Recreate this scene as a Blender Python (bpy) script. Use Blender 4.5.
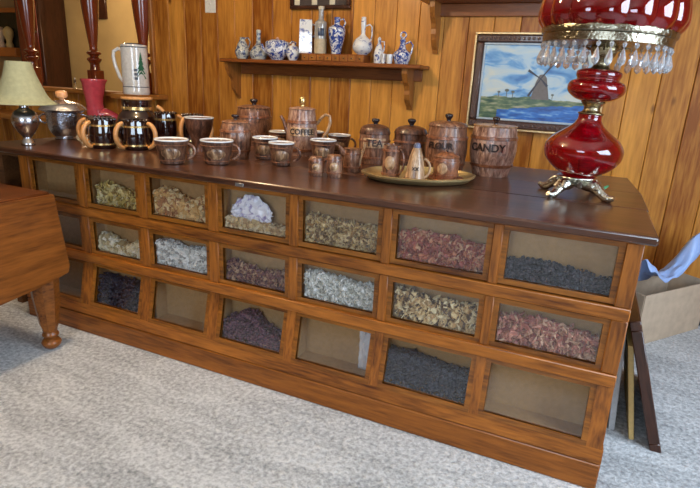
import bpy, math, random
from mathutils import Vector, Matrix, noise
random.seed(7)
for o in list(bpy.data.objects): bpy.data.objects.remove(o)
scn = bpy.context.scene
C = scn.collection
PI = math.pi

# ---------------------------------------------------------------- camera
cam_d = bpy.data.cameras.new('camera'); cam = bpy.data.objects.new('camera', cam_d); C.objects.link(cam)
cam_d.sensor_width = 36; cam_d.lens = 530.8/700*36; cam_d.clip_start = .02
_y, _p, _r = -.411, .296, .049
_f = Vector((math.sin(_y)*math.cos(_p), math.cos(_y)*math.cos(_p), -math.sin(_p)))
_rt = _f.cross(Vector((0, 0, 1))).normalized(); _u = _rt.cross(_f)
_R = math.cos(_r)*_rt+math.sin(_r)*_u; _U = -math.sin(_r)*_rt+math.cos(_r)*_u
M = Matrix((_R, _U, -_f)).transposed().to_4x4(); M.translation = (2.013, -1.626, 1.187)
cam.matrix_world = M
scn.camera = cam
CAM = Vector((2.013, -1.626, 1.187))

# ---------------------------------------------------------------- world, lights, exposure
w = bpy.data.worlds.new('world'); scn.world = w; w.use_nodes = True
w.node_tree.nodes['Background'].inputs[0].default_value = (.55, .62, .8, 1)
w.node_tree.nodes['Background'].inputs[1].default_value = .5

def area(name, loc, aim, sx, sy, power, col):
    l = bpy.data.lights.new(name, 'AREA'); l.shape = 'RECTANGLE'; l.size = sx; l.size_y = sy; l.energy = power; l.color = col
    o = bpy.data.objects.new(name, l); C.objects.link(o); o.location = loc
    o.rotation_euler = (Vector(aim)-Vector(loc)).to_track_quat('-Z', 'Y').to_euler(); return o
def point(name, loc, r, power, col):
    l = bpy.data.lights.new(name, 'POINT'); l.shadow_soft_size = r; l.energy = power; l.color = col
    o = bpy.data.objects.new(name, l); C.objects.link(o); o.location = loc; return o
area('window_daylight_right', (3.82, -.55, 1.45), (1.6, -.2, .3), 1.5, 1.3, 85, (.66, .82, 1))
area('window_daylight_front', (1.6, -3.9, 1.5), (1.3, 0, .5), 1.6, 1.2, 62, (.68, .83, 1))
point('ceiling_lamp_bulb', (.3, -.2, 2.15), .07, 60, (1, .74, .45))
point('back_room_fill', (-2.9, 2.6, 2.1), .12, 45, (1, .75, .45))  # unseen warm fill added to brighten the room beyond the spindles, no actual bulb
scn.view_settings.view_transform = 'Standard'; scn.view_settings.look = 'None'
scn.view_settings.exposure = 0.0; scn.view_settings.gamma = 1; scn.view_settings.use_curve_mapping = False
try: scn.cycles.use_denoising = True
except Exception: pass

# ---------------------------------------------------------------- materials
MATS = {}
def newmat(name):
    m = bpy.data.materials.new(name); m.use_nodes = True; nt = m.node_tree
    return m, nt, nt.nodes['Principled BSDF']
def N(nt, t, **kw):
    n = nt.nodes.new(t)
    for k, v in kw.items(): setattr(n, k, v)
    return n
def lk(nt, a, b): nt.links.new(a, b)
def ramp(nt, stops, interp='LINEAR'):
    r = N(nt, 'ShaderNodeValToRGB'); cr = r.color_ramp; cr.interpolation = interp
    while len(cr.elements) < len(stops): cr.elements.new(.5)
    for e, (p, c) in zip(cr.elements, stops): e.position = p; e.color = (*c, 1)
    return r
def coords(nt, scale=(1, 1, 1), kind='Object'):
    tc = N(nt, 'ShaderNodeTexCoord'); mp = N(nt, 'ShaderNodeMapping'); mp.inputs['Scale'].default_value = scale
    lk(nt, tc.outputs[kind], mp.inputs[0]); return mp.outputs[0]
def bump(nt, src, bs, strength=.3, dist=.002):
    b = N(nt, 'ShaderNodeBump'); b.inputs['Strength'].default_value = strength; b.inputs['Distance'].default_value = dist
    lk(nt, src, b.inputs['Height']); lk(nt, b.outputs[0], bs.inputs['Normal'])
def plain(name, col, rough=.5, metal=0, coat=0, bumpy=0, bscale=60, spec=None):
    if name in MATS: return MATS[name]
    m, nt, b = newmat(name)
    n = N(nt, 'ShaderNodeTexNoise'); n.inputs['Scale'].default_value = bscale; n.inputs['Detail'].default_value = 3
    lk(nt, coords(nt), n.inputs['Vector'])
    r = ramp(nt, [(.25, tuple(c*.86 for c in col)), (.75, tuple(min(1, c*1.1) for c in col))])
    lk(nt, n.outputs['Fac'], r.inputs[0]); lk(nt, r.outputs[0], b.inputs['Base Color'])
    b.inputs['Roughness'].default_value = rough; b.inputs['Metallic'].default_value = metal
    b.inputs['Coat Weight'].default_value = coat; b.inputs['Coat Roughness'].default_value = .05
    if spec is not None: b.inputs['Specular IOR Level'].default_value = spec
    if bumpy: bump(nt, n.outputs['Fac'], b, bumpy, .003)
    MATS[name] = m; return m
def wood(name, dark, light, axis='x', rough=.4, coat=.2, scale=9, island=0., knots=False):
    """long grain along one axis, with pores; island = how much whole boards differ"""
    if name in MATS: return MATS[name]
    m, nt, b = newmat(name)
    s = {'x': (.10, 1, 1), 'y': (1, .10, 1), 'z': (1, 1, .10)}[axis]
    geo = N(nt, 'ShaderNodeNewGeometry'); tc = N(nt, 'ShaderNodeTexCoord')
    add = N(nt, 'ShaderNodeVectorMath', operation='MULTIPLY_ADD')
    comb = N(nt, 'ShaderNodeCombineXYZ')
    for k in range(3): lk(nt, geo.outputs['Random Per Island'], comb.inputs[k])
    lk(nt, comb.outputs[0], add.inputs[0]); add.inputs[1].default_value = (7, 5, 9); lk(nt, tc.outputs['Object'], add.inputs[2])
    mp = N(nt, 'ShaderNodeMapping'); mp.inputs['Scale'].default_value = s; lk(nt, add.outputs[0], mp.inputs[0])
    n1 = N(nt, 'ShaderNodeTexNoise'); n1.inputs['Scale'].default_value = scale*1.5; n1.inputs['Detail'].default_value = 5; n1.inputs['Distortion'].default_value = 1.2
    n2 = N(nt, 'ShaderNodeTexNoise'); n2.inputs['Scale'].default_value = scale*13; n2.inputs['Detail'].default_value = 3
    lk(nt, mp.outputs[0], n1.inputs['Vector']); lk(nt, mp.outputs[0], n2.inputs['Vector'])
    mx = N(nt, 'ShaderNodeMath', operation='MULTIPLY_ADD'); lk(nt, n2.outputs['Fac'], mx.inputs[0]); mx.inputs[1].default_value = .62
    m1 = N(nt, 'ShaderNodeMath', operation='MULTIPLY'); lk(nt, n1.outputs['Fac'], m1.inputs[0]); m1.inputs[1].default_value = .78; lk(nt, m1.outputs[0], mx.inputs[2])
    last = mx.outputs[0]
    if island:
        i2 = N(nt, 'ShaderNodeMath', operation='MULTIPLY_ADD'); lk(nt, geo.outputs['Random Per Island'], i2.inputs[0]); i2.inputs[1].default_value = island
        lk(nt, last, i2.inputs[2]); sb = N(nt, 'ShaderNodeMath', operation='SUBTRACT'); lk(nt, i2.outputs[0], sb.inputs[0]); sb.inputs[1].default_value = island*.5; last = sb.outputs[0]
    r = ramp(nt, [(.46, dark), (.74, tuple((a+c)/2 for a, c in zip(dark, light))), (1., tuple(a*.15+c*.85 for a, c in zip(dark, light)))])
    lk(nt, last, r.inputs[0])
    out = r.outputs[0]
    if knots:
        v = N(nt, 'ShaderNodeTexVoronoi'); v.inputs['Scale'].default_value = 2.6
        mk = N(nt, 'ShaderNodeMapping'); mk.inputs['Scale'].default_value = (1.6, 1, .75); lk(nt, add.outputs[0], mk.inputs[0]); lk(nt, mk.outputs[0], v.inputs['Vector'])
        rk = ramp(nt, [(.02, (1, 1, 1)), (.07, (0, 0, 0))]); lk(nt, v.outputs['Distance'], rk.inputs[0])
        mm = N(nt, 'ShaderNodeMix', data_type='RGBA'); lk(nt, rk.outputs[0], mm.inputs[0]); lk(nt, out, mm.inputs[6]); mm.inputs[7].default_value = (*[c*.45 for c in dark], 1)
        out = mm.outputs[2]
    lk(nt, out, b.inputs['Base Color'])
    b.inputs['Roughness'].default_value = rough; b.inputs['Coat Weight'].default_value = coat; b.inputs['Coat Roughness'].default_value = .2; b.inputs['Specular IOR Level'].default_value = .3
    bump(nt, n2.outputs['Fac'], b, .25, .0008)
    MATS[name] = m; return m
def island_mat(name, cols, rough=.8):
    """little pieces, each with its own colour"""
    m, nt, b = newmat(name)
    g = N(nt, 'ShaderNodeNewGeometry'); k = len(cols)
    r = ramp(nt, [(i/k, c) for i, c in enumerate(cols)], 'CONSTANT'); lk(nt, g.outputs['Random Per Island'], r.inputs[0])
    n = N(nt, 'ShaderNodeTexNoise'); n.inputs['Scale'].default_value = 200; lk(nt, coords(nt), n.inputs['Vector'])
    mm = N(nt, 'ShaderNodeMix', data_type='RGBA', blend_type='MULTIPLY'); mm.inputs[0].default_value = .12
    lk(nt, r.outputs[0], mm.inputs[6]); lk(nt, n.outputs['Fac'], mm.inputs[7]); lk(nt, mm.outputs[2], b.inputs['Base Color'])
    b.inputs['Roughness'].default_value = rough; return m
def glass_sheet(name, tint=(1, 1, 1), haze=.03, base=.05):
    if name in MATS: return MATS[name]
    m, nt, b = newmat(name); out = nt.nodes['Material Output']
    tr = N(nt, 'ShaderNodeBsdfTransparent'); tr.inputs[0].default_value = (*tint, 1)
    gl = N(nt, 'ShaderNodeBsdfGlossy'); gl.inputs['Roughness'].default_value = haze
    lw = N(nt, 'ShaderNodeLayerWeight'); lw.inputs[0].default_value = .5; pw = N(nt, 'ShaderNodeMath', operation='POWER'); lk(nt, lw.outputs['Facing'], pw.inputs[0]); pw.inputs[1].default_value = 5
    fr = N(nt, 'ShaderNodeMath', operation='MULTIPLY_ADD'); lk(nt, pw.outputs[0], fr.inputs[0]); fr.inputs[1].default_value = .85; fr.inputs[2].default_value = base
    mx = N(nt, 'ShaderNodeMixShader'); lk(nt, fr.outputs[0], mx.inputs[0]); lk(nt, tr.outputs[0], mx.inputs[1]); lk(nt, gl.outputs[0], mx.inputs[2])
    lk(nt, mx.outputs[0], out.inputs[0]); nt.nodes.remove(b); MATS[name] = m; return m
def delft(name, seedv=0, blue=(.02, .06, .32), white=(.72, .76, .8), amount=.5, scale=26):
    if name in MATS: return MATS[name]
    m, nt, b = newmat(name)
    mp = N(nt, 'ShaderNodeMapping'); tc = N(nt, 'ShaderNodeTexCoord'); lk(nt, tc.outputs['Object'], mp.inputs[0]); mp.inputs['Location'].default_value = (seedv, seedv*2, 0)
    n = N(nt, 'ShaderNodeTexNoise'); n.inputs['Scale'].default_value = scale; n.inputs['Detail'].default_value = 4; n.inputs['Distortion'].default_value = 1.5
    lk(nt, mp.outputs[0], n.inputs['Vector'])
    r = ramp(nt, [(amount-.03, white), (amount+.02, tuple((a+c)/2 for a, c in zip(blue, white))), (amount+.1, blue)]); lk(nt, n.outputs['Fac'], r.inputs[0])
    lk(nt, r.outputs[0], b.inputs['Base Color']); b.inputs['Roughness'].default_value = .12; b.inputs['Coat Weight'].default_value = .5
    MATS[name] = m; return m

OAK_D, OAK_L = (.09, .022, .003), (.60, .195, .024)
oak_x = wood('oak_along_x', OAK_D, OAK_L, 'x', .4, .1)
oak_z = wood('oak_along_z', (.075, .018, .003), (.54, .175, .022), 'z', .4, .1)
oak_in = wood('oak_inside', (.06, .022, .007), (.2, .08, .025), 'x', .6, 0)
top_mat = wood('countertop_wood', (.022, .008, .005), (.13, .047, .022), 'x', .3, .5, 8)
table_mat = wood('table_wood', (.08, .02, .003), (.36, .115, .018), 'y', .35, .3)
table_x = wood('table_wood_top', (.04, .011, .003), (.17, .052, .014), 'y', .35, .25)
dark_wood = wood('dark_frame_wood', (.02, .007, .004), (.09, .03, .015), 'z', .3, .4)
pine = wood('pine_paneling', (.24, .07, .006), (.76, .35, .06), 'z', .42, .15, 5, .42, True)
pine_x = wood('pine_across', (.22, .075, .013), (.50, .22, .05), 'x', .4, .3, 7)
shelf_wood = wood('shelf_wood', (.13, .035, .008), (.32, .10, .022), 'x', .35, .3)
bracket_wood = wood('bracket_wood', (.2, .065, .012), (.46, .19, .04), 'z', .4, .3)
cherry = wood('cherry_spindle', (.09, .012, .003), (.26, .045, .012), 'z', .12, 1., 6)
card = plain('cardboard_tan', (.40, .235, .095), .85)
carton = plain('carton_board', (.50, .38, .27), .85, bscale=20)
stone = None
def stoneware(name, c1, c2, c3, seedv=0):
    m, nt, b = newmat(name)
    mp = N(nt, 'ShaderNodeMapping'); tc = N(nt, 'ShaderNodeTexCoord'); lk(nt, tc.outputs['Object'], mp.inputs[0]); mp.inputs['Location'].default_value = (seedv, 0, 0); mp.inputs['Scale'].default_value = (1, 1, .35)
    n = N(nt, 'ShaderNodeTexNoise'); n.inputs['Scale'].default_value = 60; n.inputs['Detail'].default_value = 6; n.inputs['Distortion'].default_value = .8; n.inputs['Roughness'].default_value = .65
    lk(nt, mp.outputs[0], n.inputs['Vector'])
    r = ramp(nt, [(.35, c1), (.52, c2), (.68, c3)]); lk(nt, n.outputs['Fac'], r.inputs[0]); lk(nt, r.outputs[0], b.inputs['Base Color'])
    b.inputs['Roughness'].default_value = .38; b.inputs['Coat Weight'].default_value = .35; b.inputs['Coat Roughness'].default_value = .12
    bump(nt, n.outputs['Fac'], b, .6, .003); MATS[name] = m; return m
brownware = stoneware('brown_stoneware', (.05, .017, .008), (.21, .09, .048), (.42, .23, .14))
darkware = stoneware('dark_brown_stoneware', (.025, .009, .005), (.10, .038, .02), (.22, .10, .06), 3)
tanware = stoneware('tan_stoneware', (.18, .09, .04), (.42, .25, .13), (.62, .42, .25), 5)
mugware = stoneware('mug_stoneware', (.03, .011, .006), (.13, .055, .03), (.28, .14, .08), 2)
emblemware = stoneware('emblem_stoneware', (.06, .025, .012), (.26, .14, .07), (.55, .36, .2), 11)
hoopware = stoneware('copper_brown_hoop', (.10, .032, .014), (.22, .08, .036), (.34, .14, .07), 7)
knobware = plain('blackish_knob_glaze', (.018, .011, .014), .15, coat=.6)
white_glaze = plain('white_glaze', (.75, .77, .78), .12, coat=.5)
letter_mat = plain('dark_letter_glaze', (.025, .010, .006), .4)
rootbeer = plain('dark_amber_glaze', (.014, .004, .004), .05, coat=1)
gold = plain('gold_band', (.75, .55, .24), .25, metal=.9)
tan_handle = plain('tan_wood_handle', (.52, .25, .085), .4, coat=.2)
pewter = plain('pewter', (.62, .63, .68), .22, metal=1)
hammered = plain('hammered_aluminium', (.58, .62, .72), .26, metal=1, bumpy=1, bscale=70)
brass = plain('aged_brass', (.34, .28, .17), .25, metal=1, bumpy=.6, bscale=150)
silver = plain('ornate_silver', (.62, .60, .52), .22, metal=1, bumpy=.8, bscale=120)
tray_mat = plain('gilt_tray_metal', (.62, .47, .22), .3, metal=.75, bumpy=.3, bscale=80)
shade_cloth = plain('pale_green_shade', (.27, .29, .19), .85)
pane = glass_sheet('window_glass')
pane_low = glass_sheet('hazy_glass', haze=.10, base=.06)

def ruby_mat():
    m, nt, b = newmat('ruby_glass')
    b.inputs['Base Color'].default_value = (.50, .004, .016, 1); b.inputs['Roughness'].default_value = .04
    b.inputs['Transmission Weight'].default_value = .75; b.inputs['IOR'].default_value = 1.45; b.inputs['Coat Weight'].default_value = 1
    n = N(nt, 'ShaderNodeTexNoise'); n.inputs['Scale'].default_value = 9; lk(nt, coords(nt), n.inputs['Vector'])
    r = ramp(nt, [(.3, (.26, .0, .005)), (.7, (.50, .001, .010))]); lk(nt, n.outputs['Fac'], r.inputs[0]); lk(nt, r.outputs[0], b.inputs['Base Color'])
    return m
ruby = ruby_mat()
m, nt, b = newmat('crystal'); b.inputs['Base Color'].default_value = (.9, .92, .95, 1); b.inputs['Roughness'].default_value = .02; b.inputs['Transmission Weight'].default_value = .8; b.inputs['IOR'].default_value = 1.6
nt_n = N(nt, 'ShaderNodeTexNoise'); crystal = m
def carpet_mat():
    m, nt, b = newmat('cut_pile_carpet')
    n = N(nt, 'ShaderNodeTexNoise'); n.inputs['Scale'].default_value = 62; n.inputs['Detail'].default_value = 5; n.inputs['Roughness'].default_value = .7
    n2 = N(nt, 'ShaderNodeTexNoise'); n2.inputs['Scale'].default_value = 5; n2.inputs['Detail'].default_value = 4; n2.inputs['Distortion'].default_value = .8
    c = coords(nt); lk(nt, c, n.inputs['Vector']); lk(nt, coords(nt, (.6, 2.2, 1)), n2.inputs['Vector'])
    mx = N(nt, 'ShaderNodeMath', operation='MULTIPLY_ADD'); lk(nt, n2.outputs['Fac'], mx.inputs[0]); mx.inputs[1].default_value = .35; lk(nt, n.outputs['Fac'], mx.inputs[2])
    r = ramp(nt, [(.48, (.22, .225, .23)), (.65, (.46, .468, .475)), (.80, (.70, .705, .71))]); lk(nt, mx.outputs[0], r.inputs[0])
    lk(nt, r.outputs[0], b.inputs['Base Color']); b.inputs['Roughness'].default_value = .97; b.inputs['Specular IOR Level'].default_value = .1
    b.inputs['Sheen Weight'].default_value = .3
    bump(nt, mx.outputs[0], b, .9, .014); return m
carpet = carpet_mat()

# ---------------------------------------------------------------- mesh helpers
class MB:
    def __init__(s): s.v = []; s.f = []
    def add(s, vs, fs):
        o = len(s.v); s.v += [tuple(p) for p in vs]; s.f += [tuple(i+o for i in f) for f in fs]
    def box(s, x0, x1, y0, y1, z0, z1, b=0.):
        b = min(b, abs(x1-x0)*.45, abs(y1-y0)*.45, abs(z1-z0)*.45)
        if b <= 0:
            s.add([(x, y, z) for x in (x0, x1) for y in (y0, y1) for z in (z0, z1)],
                  [(0, 1, 3, 2), (4, 6, 7, 5), (0, 4, 5, 1), (2, 3, 7, 6), (0, 2, 6, 4), (1, 5, 7, 3)]); return
        vs = []; idx = {}
        X, Y, Z = (x0, x1), (y0, y1), (z0, z1)
        for i in (0, 1):
            for j in (0, 1):
                for k in (0, 1):
                    for a in range(3):
                        p = [X[i], Y[j], Z[k]]
                        for q, t in enumerate((i, j, k)):
                            if q != a: p[q] += b if t == 0 else -b
                        idx[i, j, k, a] = len(vs); vs.append(p)
        F = []
        for a in range(3):
            o1, o2 = [q for q in range(3) if q != a]
            for t in (0, 1):
                q = []
                for (c1, c2) in ((0, 0), (1, 0), (1, 1), (0, 1)):
                    key = [0, 0, 0]; key[a] = t; key[o1] = c1; key[o2] = c2; q.append(idx[(*key, a)])
                F.append(q if (t == 1) != (a == 1) else q[::-1])
        for a in range(3):
            o1, o2 = [q for q in range(3) if q != a]
            for c1 in (0, 1):
                for c2 in (0, 1):
                    k0 = [0, 0, 0]; k1 = [0, 0, 0]; k1[a] = 1
                    for kk in (k0, k1): kk[o1] = c1; kk[o2] = c2
                    q = [idx[(*k0, o1)], idx[(*k1, o1)], idx[(*k1, o2)], idx[(*k0, o2)]]
                    F.append(q)
        for i in (0, 1):
            for j in (0, 1):
                for k in (0, 1): F.append([idx[i, j, k, 0], idx[i, j, k, 1], idx[i, j, k, 2]])
        s.add(vs, F)
    def hexa(s, bot, top):
        s.add(list(bot)+list(top), [(3, 2, 1, 0), (4, 5, 6, 7), (0, 1, 5, 4), (1, 2, 6, 5), (2, 3, 7, 6), (3, 0, 4, 7)])
    def lathe(s, prof, seg=40, lobes=0, la=0., groove=0, ga=0., cx=0, cy=0, zfun=None, a0=0, a1=2*PI):
        full = abs(a1-a0-2*PI) < 1e-6; n = seg if full else seg+1
        o = len(s.v)
        for r, z in prof:
            for i in range(n):
                a = a0+(a1-a0)*i/seg
                k = 1+la*abs(math.cos(a*lobes/2)) if lobes else 1
                if groove: k -= ga*(max(0, math.cos(a*groove))**14)
                s.v.append((cx+r*k*math.cos(a), cy+r*k*math.sin(a), z))
        for j in range(len(prof)-1):
            for i in range(seg):
                i2 = (i+1) % n
                s.f.append((o+j*n+i, o+j*n+i2, o+(j+1)*n+i2, o+(j+1)*n+i))
        if full:
            if prof[0][0] > 1e-5: s.f.append(tuple(o+i for i in range(n))[::-1])
            if prof[-1][0] > 1e-5: s.f.append(tuple(o+(len(prof)-1)*n+i for i in range(n)))
    def tube(s, pts, r, seg=8, cap=True):
        pts = [Vector(p) for p in pts]; n = len(pts); rs = r if isinstance(r, (list, tuple)) else [r]*n
        o = len(s.v); prev = None
        for i, p in enumerate(pts):
            t = (pts[min(i+1, n-1)]-pts[max(i-1, 0)]).normalized()
            if prev is None:
                a = Vector((0, 0, 1)) if abs(t.z) < .9 else Vector((1, 0, 0)); prev = t.cross(a).normalized()
            prev = (prev-t*prev.dot(t)).normalized(); bn = t.cross(prev)
            for k in range(seg):
                a = 2*PI*k/seg; s.v.append(tuple(p+rs[i]*(math.cos(a)*prev+math.sin(a)*bn)))
        for i in range(n-1):
            for k in range(seg): s.f.append((o+i*seg+k, o+i*seg+(k+1) % seg, o+(i+1)*seg+(k+1) % seg, o+(i+1)*seg+k))
        if cap: s.f.append(tuple(o+k for k in range(seg))[::-1]); s.f.append(tuple(o+(n-1)*seg+k for k in range(seg)))
    def prism(s, poly, t0, t1, axis='x'):
        """2-D outline extruded along an axis"""
        def P(a, c, t): return {'x': (t, a, c), 'y': (a, t, c), 'z': (a, c, t)}[axis]
        n = len(poly); s.add([P(a, c, t0) for a, c in poly]+[P(a, c, t1) for a, c in poly],
              [tuple(range(n))[::-1], tuple(range(n, 2*n))]+[(i, (i+1) % n, n+(i+1) % n, n+i) for i in range(n)])
    def build(s, name, mat, parent=None, smooth=True, loc=(0, 0, 0), rotz=0):
        me = bpy.data.meshes.new(name); me.from_pydata(s.v, [], s.f); me.validate()
        import bmesh
        b = bmesh.new(); b.from_mesh(me); bmesh.ops.recalc_face_normals(b, faces=b.faces); b.to_mesh(me); b.free()
        if smooth:
            me.polygons.foreach_set('use_smooth', [True]*len(me.polygons))
            try: me.set_sharp_from_angle(angle=math.radians(38))
            except Exception: pass
        me.materials.append(mat)
        o = bpy.data.objects.new(name, me); C.objects.link(o); o.location = loc; o.rotation_euler = (0, 0, rotz)
        if parent: o.parent = parent
        return o
def tag(o, label, cat=None, group=None, kind=None):
    if label: o['label'] = label
    if cat: o['category'] = cat
    if group: o['group'] = group
    if kind: o['kind'] = kind
    return o
def thing(name, label, cat, loc=(0, 0, 0), rotz=0, group=None):
    o = bpy.data.objects.new(name, None); C.objects.link(o); o.location = loc; o.rotation_euler = (0, 0, rotz); o.empty_display_size = .05
    return tag(o, label, cat, group)
def struct(mb, name, mat, smooth=False):
    return tag(mb.build(name, mat, smooth=smooth), None, kind='structure')
def spl(prof, n=5):
    """smooth a coarse (r, z) profile"""
    out = []; P = prof
    for i in range(len(P)-1):
        p0 = P[max(i-1, 0)]; p1 = P[i]; p2 = P[i+1]; p3 = P[min(i+2, len(P)-1)]
        for k in range(n):
            t = k/n
            out.append(tuple(.5*(2*b+(c-a)*t+(2*a-5*b+4*c-d)*t*t+(3*b-a-3*c+d)*t**3) for a, b, c, d in zip(p0, p1, p2, p3)))
    out.append(P[-1]); return [(max(r, .0003), z) for r, z in out]
def solid(mb_fn, name, mat, parent, **k):
    mb = MB(); mb_fn(mb); return mb.build(name, mat, parent, **k)
def facing(loc): return math.atan2(CAM.y-loc[1], CAM.x-loc[0])
def arc(cx, cz, rx, rz, a0, a1, ang, n=12):
    """arc in the upright plane that points along ang"""
    out = []
    for i in range(n+1):
        a = math.radians(a0+(a1-a0)*i/n); d = cx+rx*math.cos(a)
        out.append((d*math.cos(ang), d*math.sin(ang), cz+rz*math.sin(a)))
    return out
def wrap_text(txt, size, rad, z, ang, mat, parent, name='lettering', depth=.0015, squash=1.):
    cu = bpy.data.curves.new('lettering', 'FONT'); cu.body = txt; cu.size = size; cu.extrude = depth; cu.align_x = 'CENTER'; cu.align_y = 'CENTER'; cu.offset = size*.02
    to = bpy.data.objects.new('tmp', cu); C.objects.link(to); bpy.context.view_layer.update()
    dg = bpy.context.evaluated_depsgraph_get(); me = bpy.data.meshes.new_from_object(to.evaluated_get(dg))
    bpy.data.objects.remove(to)
    for v in me.vertices:
        x, y, zz = v.co
        if rad:
            a = ang+x*squash/rad; rr = rad+zz; v.co = (rr*math.cos(a), rr*math.sin(a), z+y)
        else: v.co = (x*squash, -zz, z+y)
    me.materials.clear(); me.materials.append(mat)
    o = bpy.data.objects.new(name, me); C.objects.link(o); o.parent = parent; return o

# ---------------------------------------------------------------- room
WY = 1.728; CZ = 2.45
struct((lambda b: (b.box(-6.2, 4.0, -4.0, 4.2, -.05, 0), b)[1])(MB()), 'floor', carpet)
struct((lambda b: (b.box(-6.2, 4.0, -4.0, 4.2, CZ, CZ+.06), b)[1])(MB()), 'ceiling', plain('ceiling_paint', (.75, .68, .56), .9))
# back wall of upright boards with a dark joint between them
b = MB(); x = -1.19
ws = []
while x < 3.9:
    wd = random.choice([.150, .154, .165, .148]); ws.append((x, min(x+wd, 3.92))); x += wd
for x0, x1 in ws: b.box(x0+.0012, x1-.0012, WY, WY+.02, 0, CZ, .003)
struct(b, 'wall_back', pine)
b = MB(); b.box(-1.19, 3.95, WY+.019, WY+.08, 0, CZ); struct(b, 'wall_back_core', plain('joint_dark', (.03, .012, .005), .9))
b = MB(); b.box(-1.21, 3.9, WY-.015, WY, 0, .1, .003); struct(b, 'baseboard_back', oak_x)
b = MB()   # right wall with its window opening
wall_paint = plain('wall_board_right', (.42, .25, .1), .6)
b.box(3.92, 4.0, -4, -1.35, 0, CZ); b.box(3.92, 4.0, .25, WY+.08, 0, CZ); b.box(3.92, 4, -1.35, .25, 0, .75); b.box(3.92, 4, -1.35, .25, 2.15, CZ)
struct(b, 'wall_right', wall_paint)
b = MB()
for (y0, y1, z0, z1) in ((-1.35, .25, .75, .8), (-1.35, .25, 2.1, 2.15), (-1.35, -1.3, .8, 2.1), (.2, .25, .8, 2.1), (-.57, -.53, .8, 2.1), (-1.3, .2, 1.43, 1.46)): b.box(3.9, 3.97, y0, y1, z0, z1, .004)
struct(b, 'window_1', plain('white_window_paint', (.7, .7, .68), .4))
b = MB(); b.box(-6.2, .7, -4.05, -3.98, 0, CZ); b.box(2.5, 4, -4.05, -3.98, 0, CZ); b.box(.7, 2.5, -4.05, -3.98, 0, .85); b.box(.7, 2.5, -4.05, -3.98, 2.15, CZ)
struct(b, 'wall_front', wall_paint)
b = MB()
for (x0, x1, z0, z1) in ((.7, 2.5, .85, .9), (.7, 2.5, 2.1, 2.15), (.7, .75, .9, 2.1), (2.45, 2.5, .9, 2.1), (1.58, 1.62, .9, 2.1)): b.box(x0, x1, -3.99, -3.93, z0, z1, .004)
struct(b, 'window_2', MATS['white_window_paint'])
b = MB(); b.box(-6.25, -6.18, -4, 4.2, 0, CZ); struct(b, 'wall_left', wall_paint)
# low divider with its caps, and the room beyond
b = MB(); x = -4.6
while x < -1.19:
    b.box(x+.0012, min(x+.15, -1.19)-.0012, WY-.01, WY+.012, 0, .985, .003); x += .15
struct(b, 'wall_divider', pine)
b = MB(); b.box(-4.6, -1.19, WY+.012, WY+.07, 0, .955); struct(b, 'wall_divider_core', MATS['joint_dark'])
b = MB(); b.box(-4.6, -1.33, 1.625, WY-.001, .985, 1.022, .006); b.box(-1.33, -1.06, 1.40, WY-.001, .985, 1.022, .006); b.box(-4.6, -1.195, WY-.02, WY+.1, .985, 1.022, .006); struct(b, 'trim_1', pine_x)
b = MB(); b.box(-4.6, -1.08, 1.36, WY-.01, .755, .793, .006); struct(b, 'trim_2', pine_x)
b = MB(); b.box(-4.6, -1.19, 1.66, WY+.03, 2.2, CZ, .006); struct(b, 'trim_3', cherry)
b = MB(); b.box(-1.205, -1.165, 1.70, WY+.085, 1.022, CZ, .006); struct(b, 'trim_4', bracket_wood)
b = MB(); b.box(-6.2, -1.1, 3.6, 3.68, 0, CZ); struct(b, 'wall_far', plain('far_wall_paint', (.50, .36, .17), .8, bscale=3))
b = MB(); b.box(-1.19, -1.11, WY+.08, 3.6, 0, CZ); struct(b, 'wall_far_right', MATS['far_wall_paint'])

# far room furniture
t = thing('china_hutch', 'tall dark reddish wood cabinet in the far room beyond the spindles', 'cabinet', (-4.63, 3.3, 0))
b = MB(); b.box(-.2, .24, -.1, .28, 0, 2.3, .01); b.box(-.22, .26, -.12, .28, 0, .1, .01); b.box(-.23, .27, -.13, .28, 2.3, 2.36, .01); b.build('carcass', dark_wood, t)
for k, (z0, z1) in enumerate(((.14, .95), (1.0, 2.2))):
    b = MB(); b.box(-.16, .2, -.118, -.1, z0, z1, .006); b.box(-.11, .15, -.124, -.118, z0+.06, z1-.06, .004); d = b.build('door', cherry, t)
    b = MB(); b.lathe(spl([(.006, 0), (.014, .01), (.003, .02)]), 12); kn = b.build('knob', brass, d); kn.rotation_euler = (PI/2, 0, 0); kn.location = (.18, -.118, (z0+z1)/2)
b = MB(); b.box(-4.98, -4.86, 3.44, 3.58, 0, CZ, .01); struct(b, 'trim_5', plain('orange_post_wood', (.62, .22, .04), .4, coat=.3))
t = thing('mirror', 'orange wood framed mirror with bright reflections in far room, far left', 'mirror', (-5.55, 3.58, 1.35))
b = MB(); b.box(-.36, .34, -.04, 0, 0, .06, .006); b.box(-.36, .34, -.04, 0, .52, .58, .006); b.box(-.36, -.3, -.04, 0, .06, .52, .006); b.box(.28, .34, -.04, 0, .06, .52, .006); b.build('frame', MATS['orange_post_wood'], t)
b = MB(); b.box(-.3, .28, -.02, -.005, .06, .52); b.build('mirror_glass', plain('dark_mirror', (.05, .06, .04), .1, metal=.6), t)
for q in range(3):
    b = MB(); b.lathe(spl([(.04, 0), (.05, .03), (.035, .08), (.06, .16), (.06, .22), (.03, .26), (.002, .27)]), 12)
    o = tag(b.build('ornament', plain('cream_ornament_'+str(q % 2), ((.75, .6, .25), (.7, .55, .4))[q % 2], .4), loc=(-5.72+q*.17, 3.46, 1.415)), ('leftmost', 'middle', 'rightmost')[q]+' of three cream ornaments on the ledge under the far mirror', 'ornament', 'ornaments under the far mirror')
b = MB(); b.box(-5.95, -5.17, 3.38, 3.6, 1.30, 1.415, .01); tag(b.build('mantel_shelf', MATS['orange_post_wood']), 'orange wooden mantel ledge under the mirror in far room', 'ledge')
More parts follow.
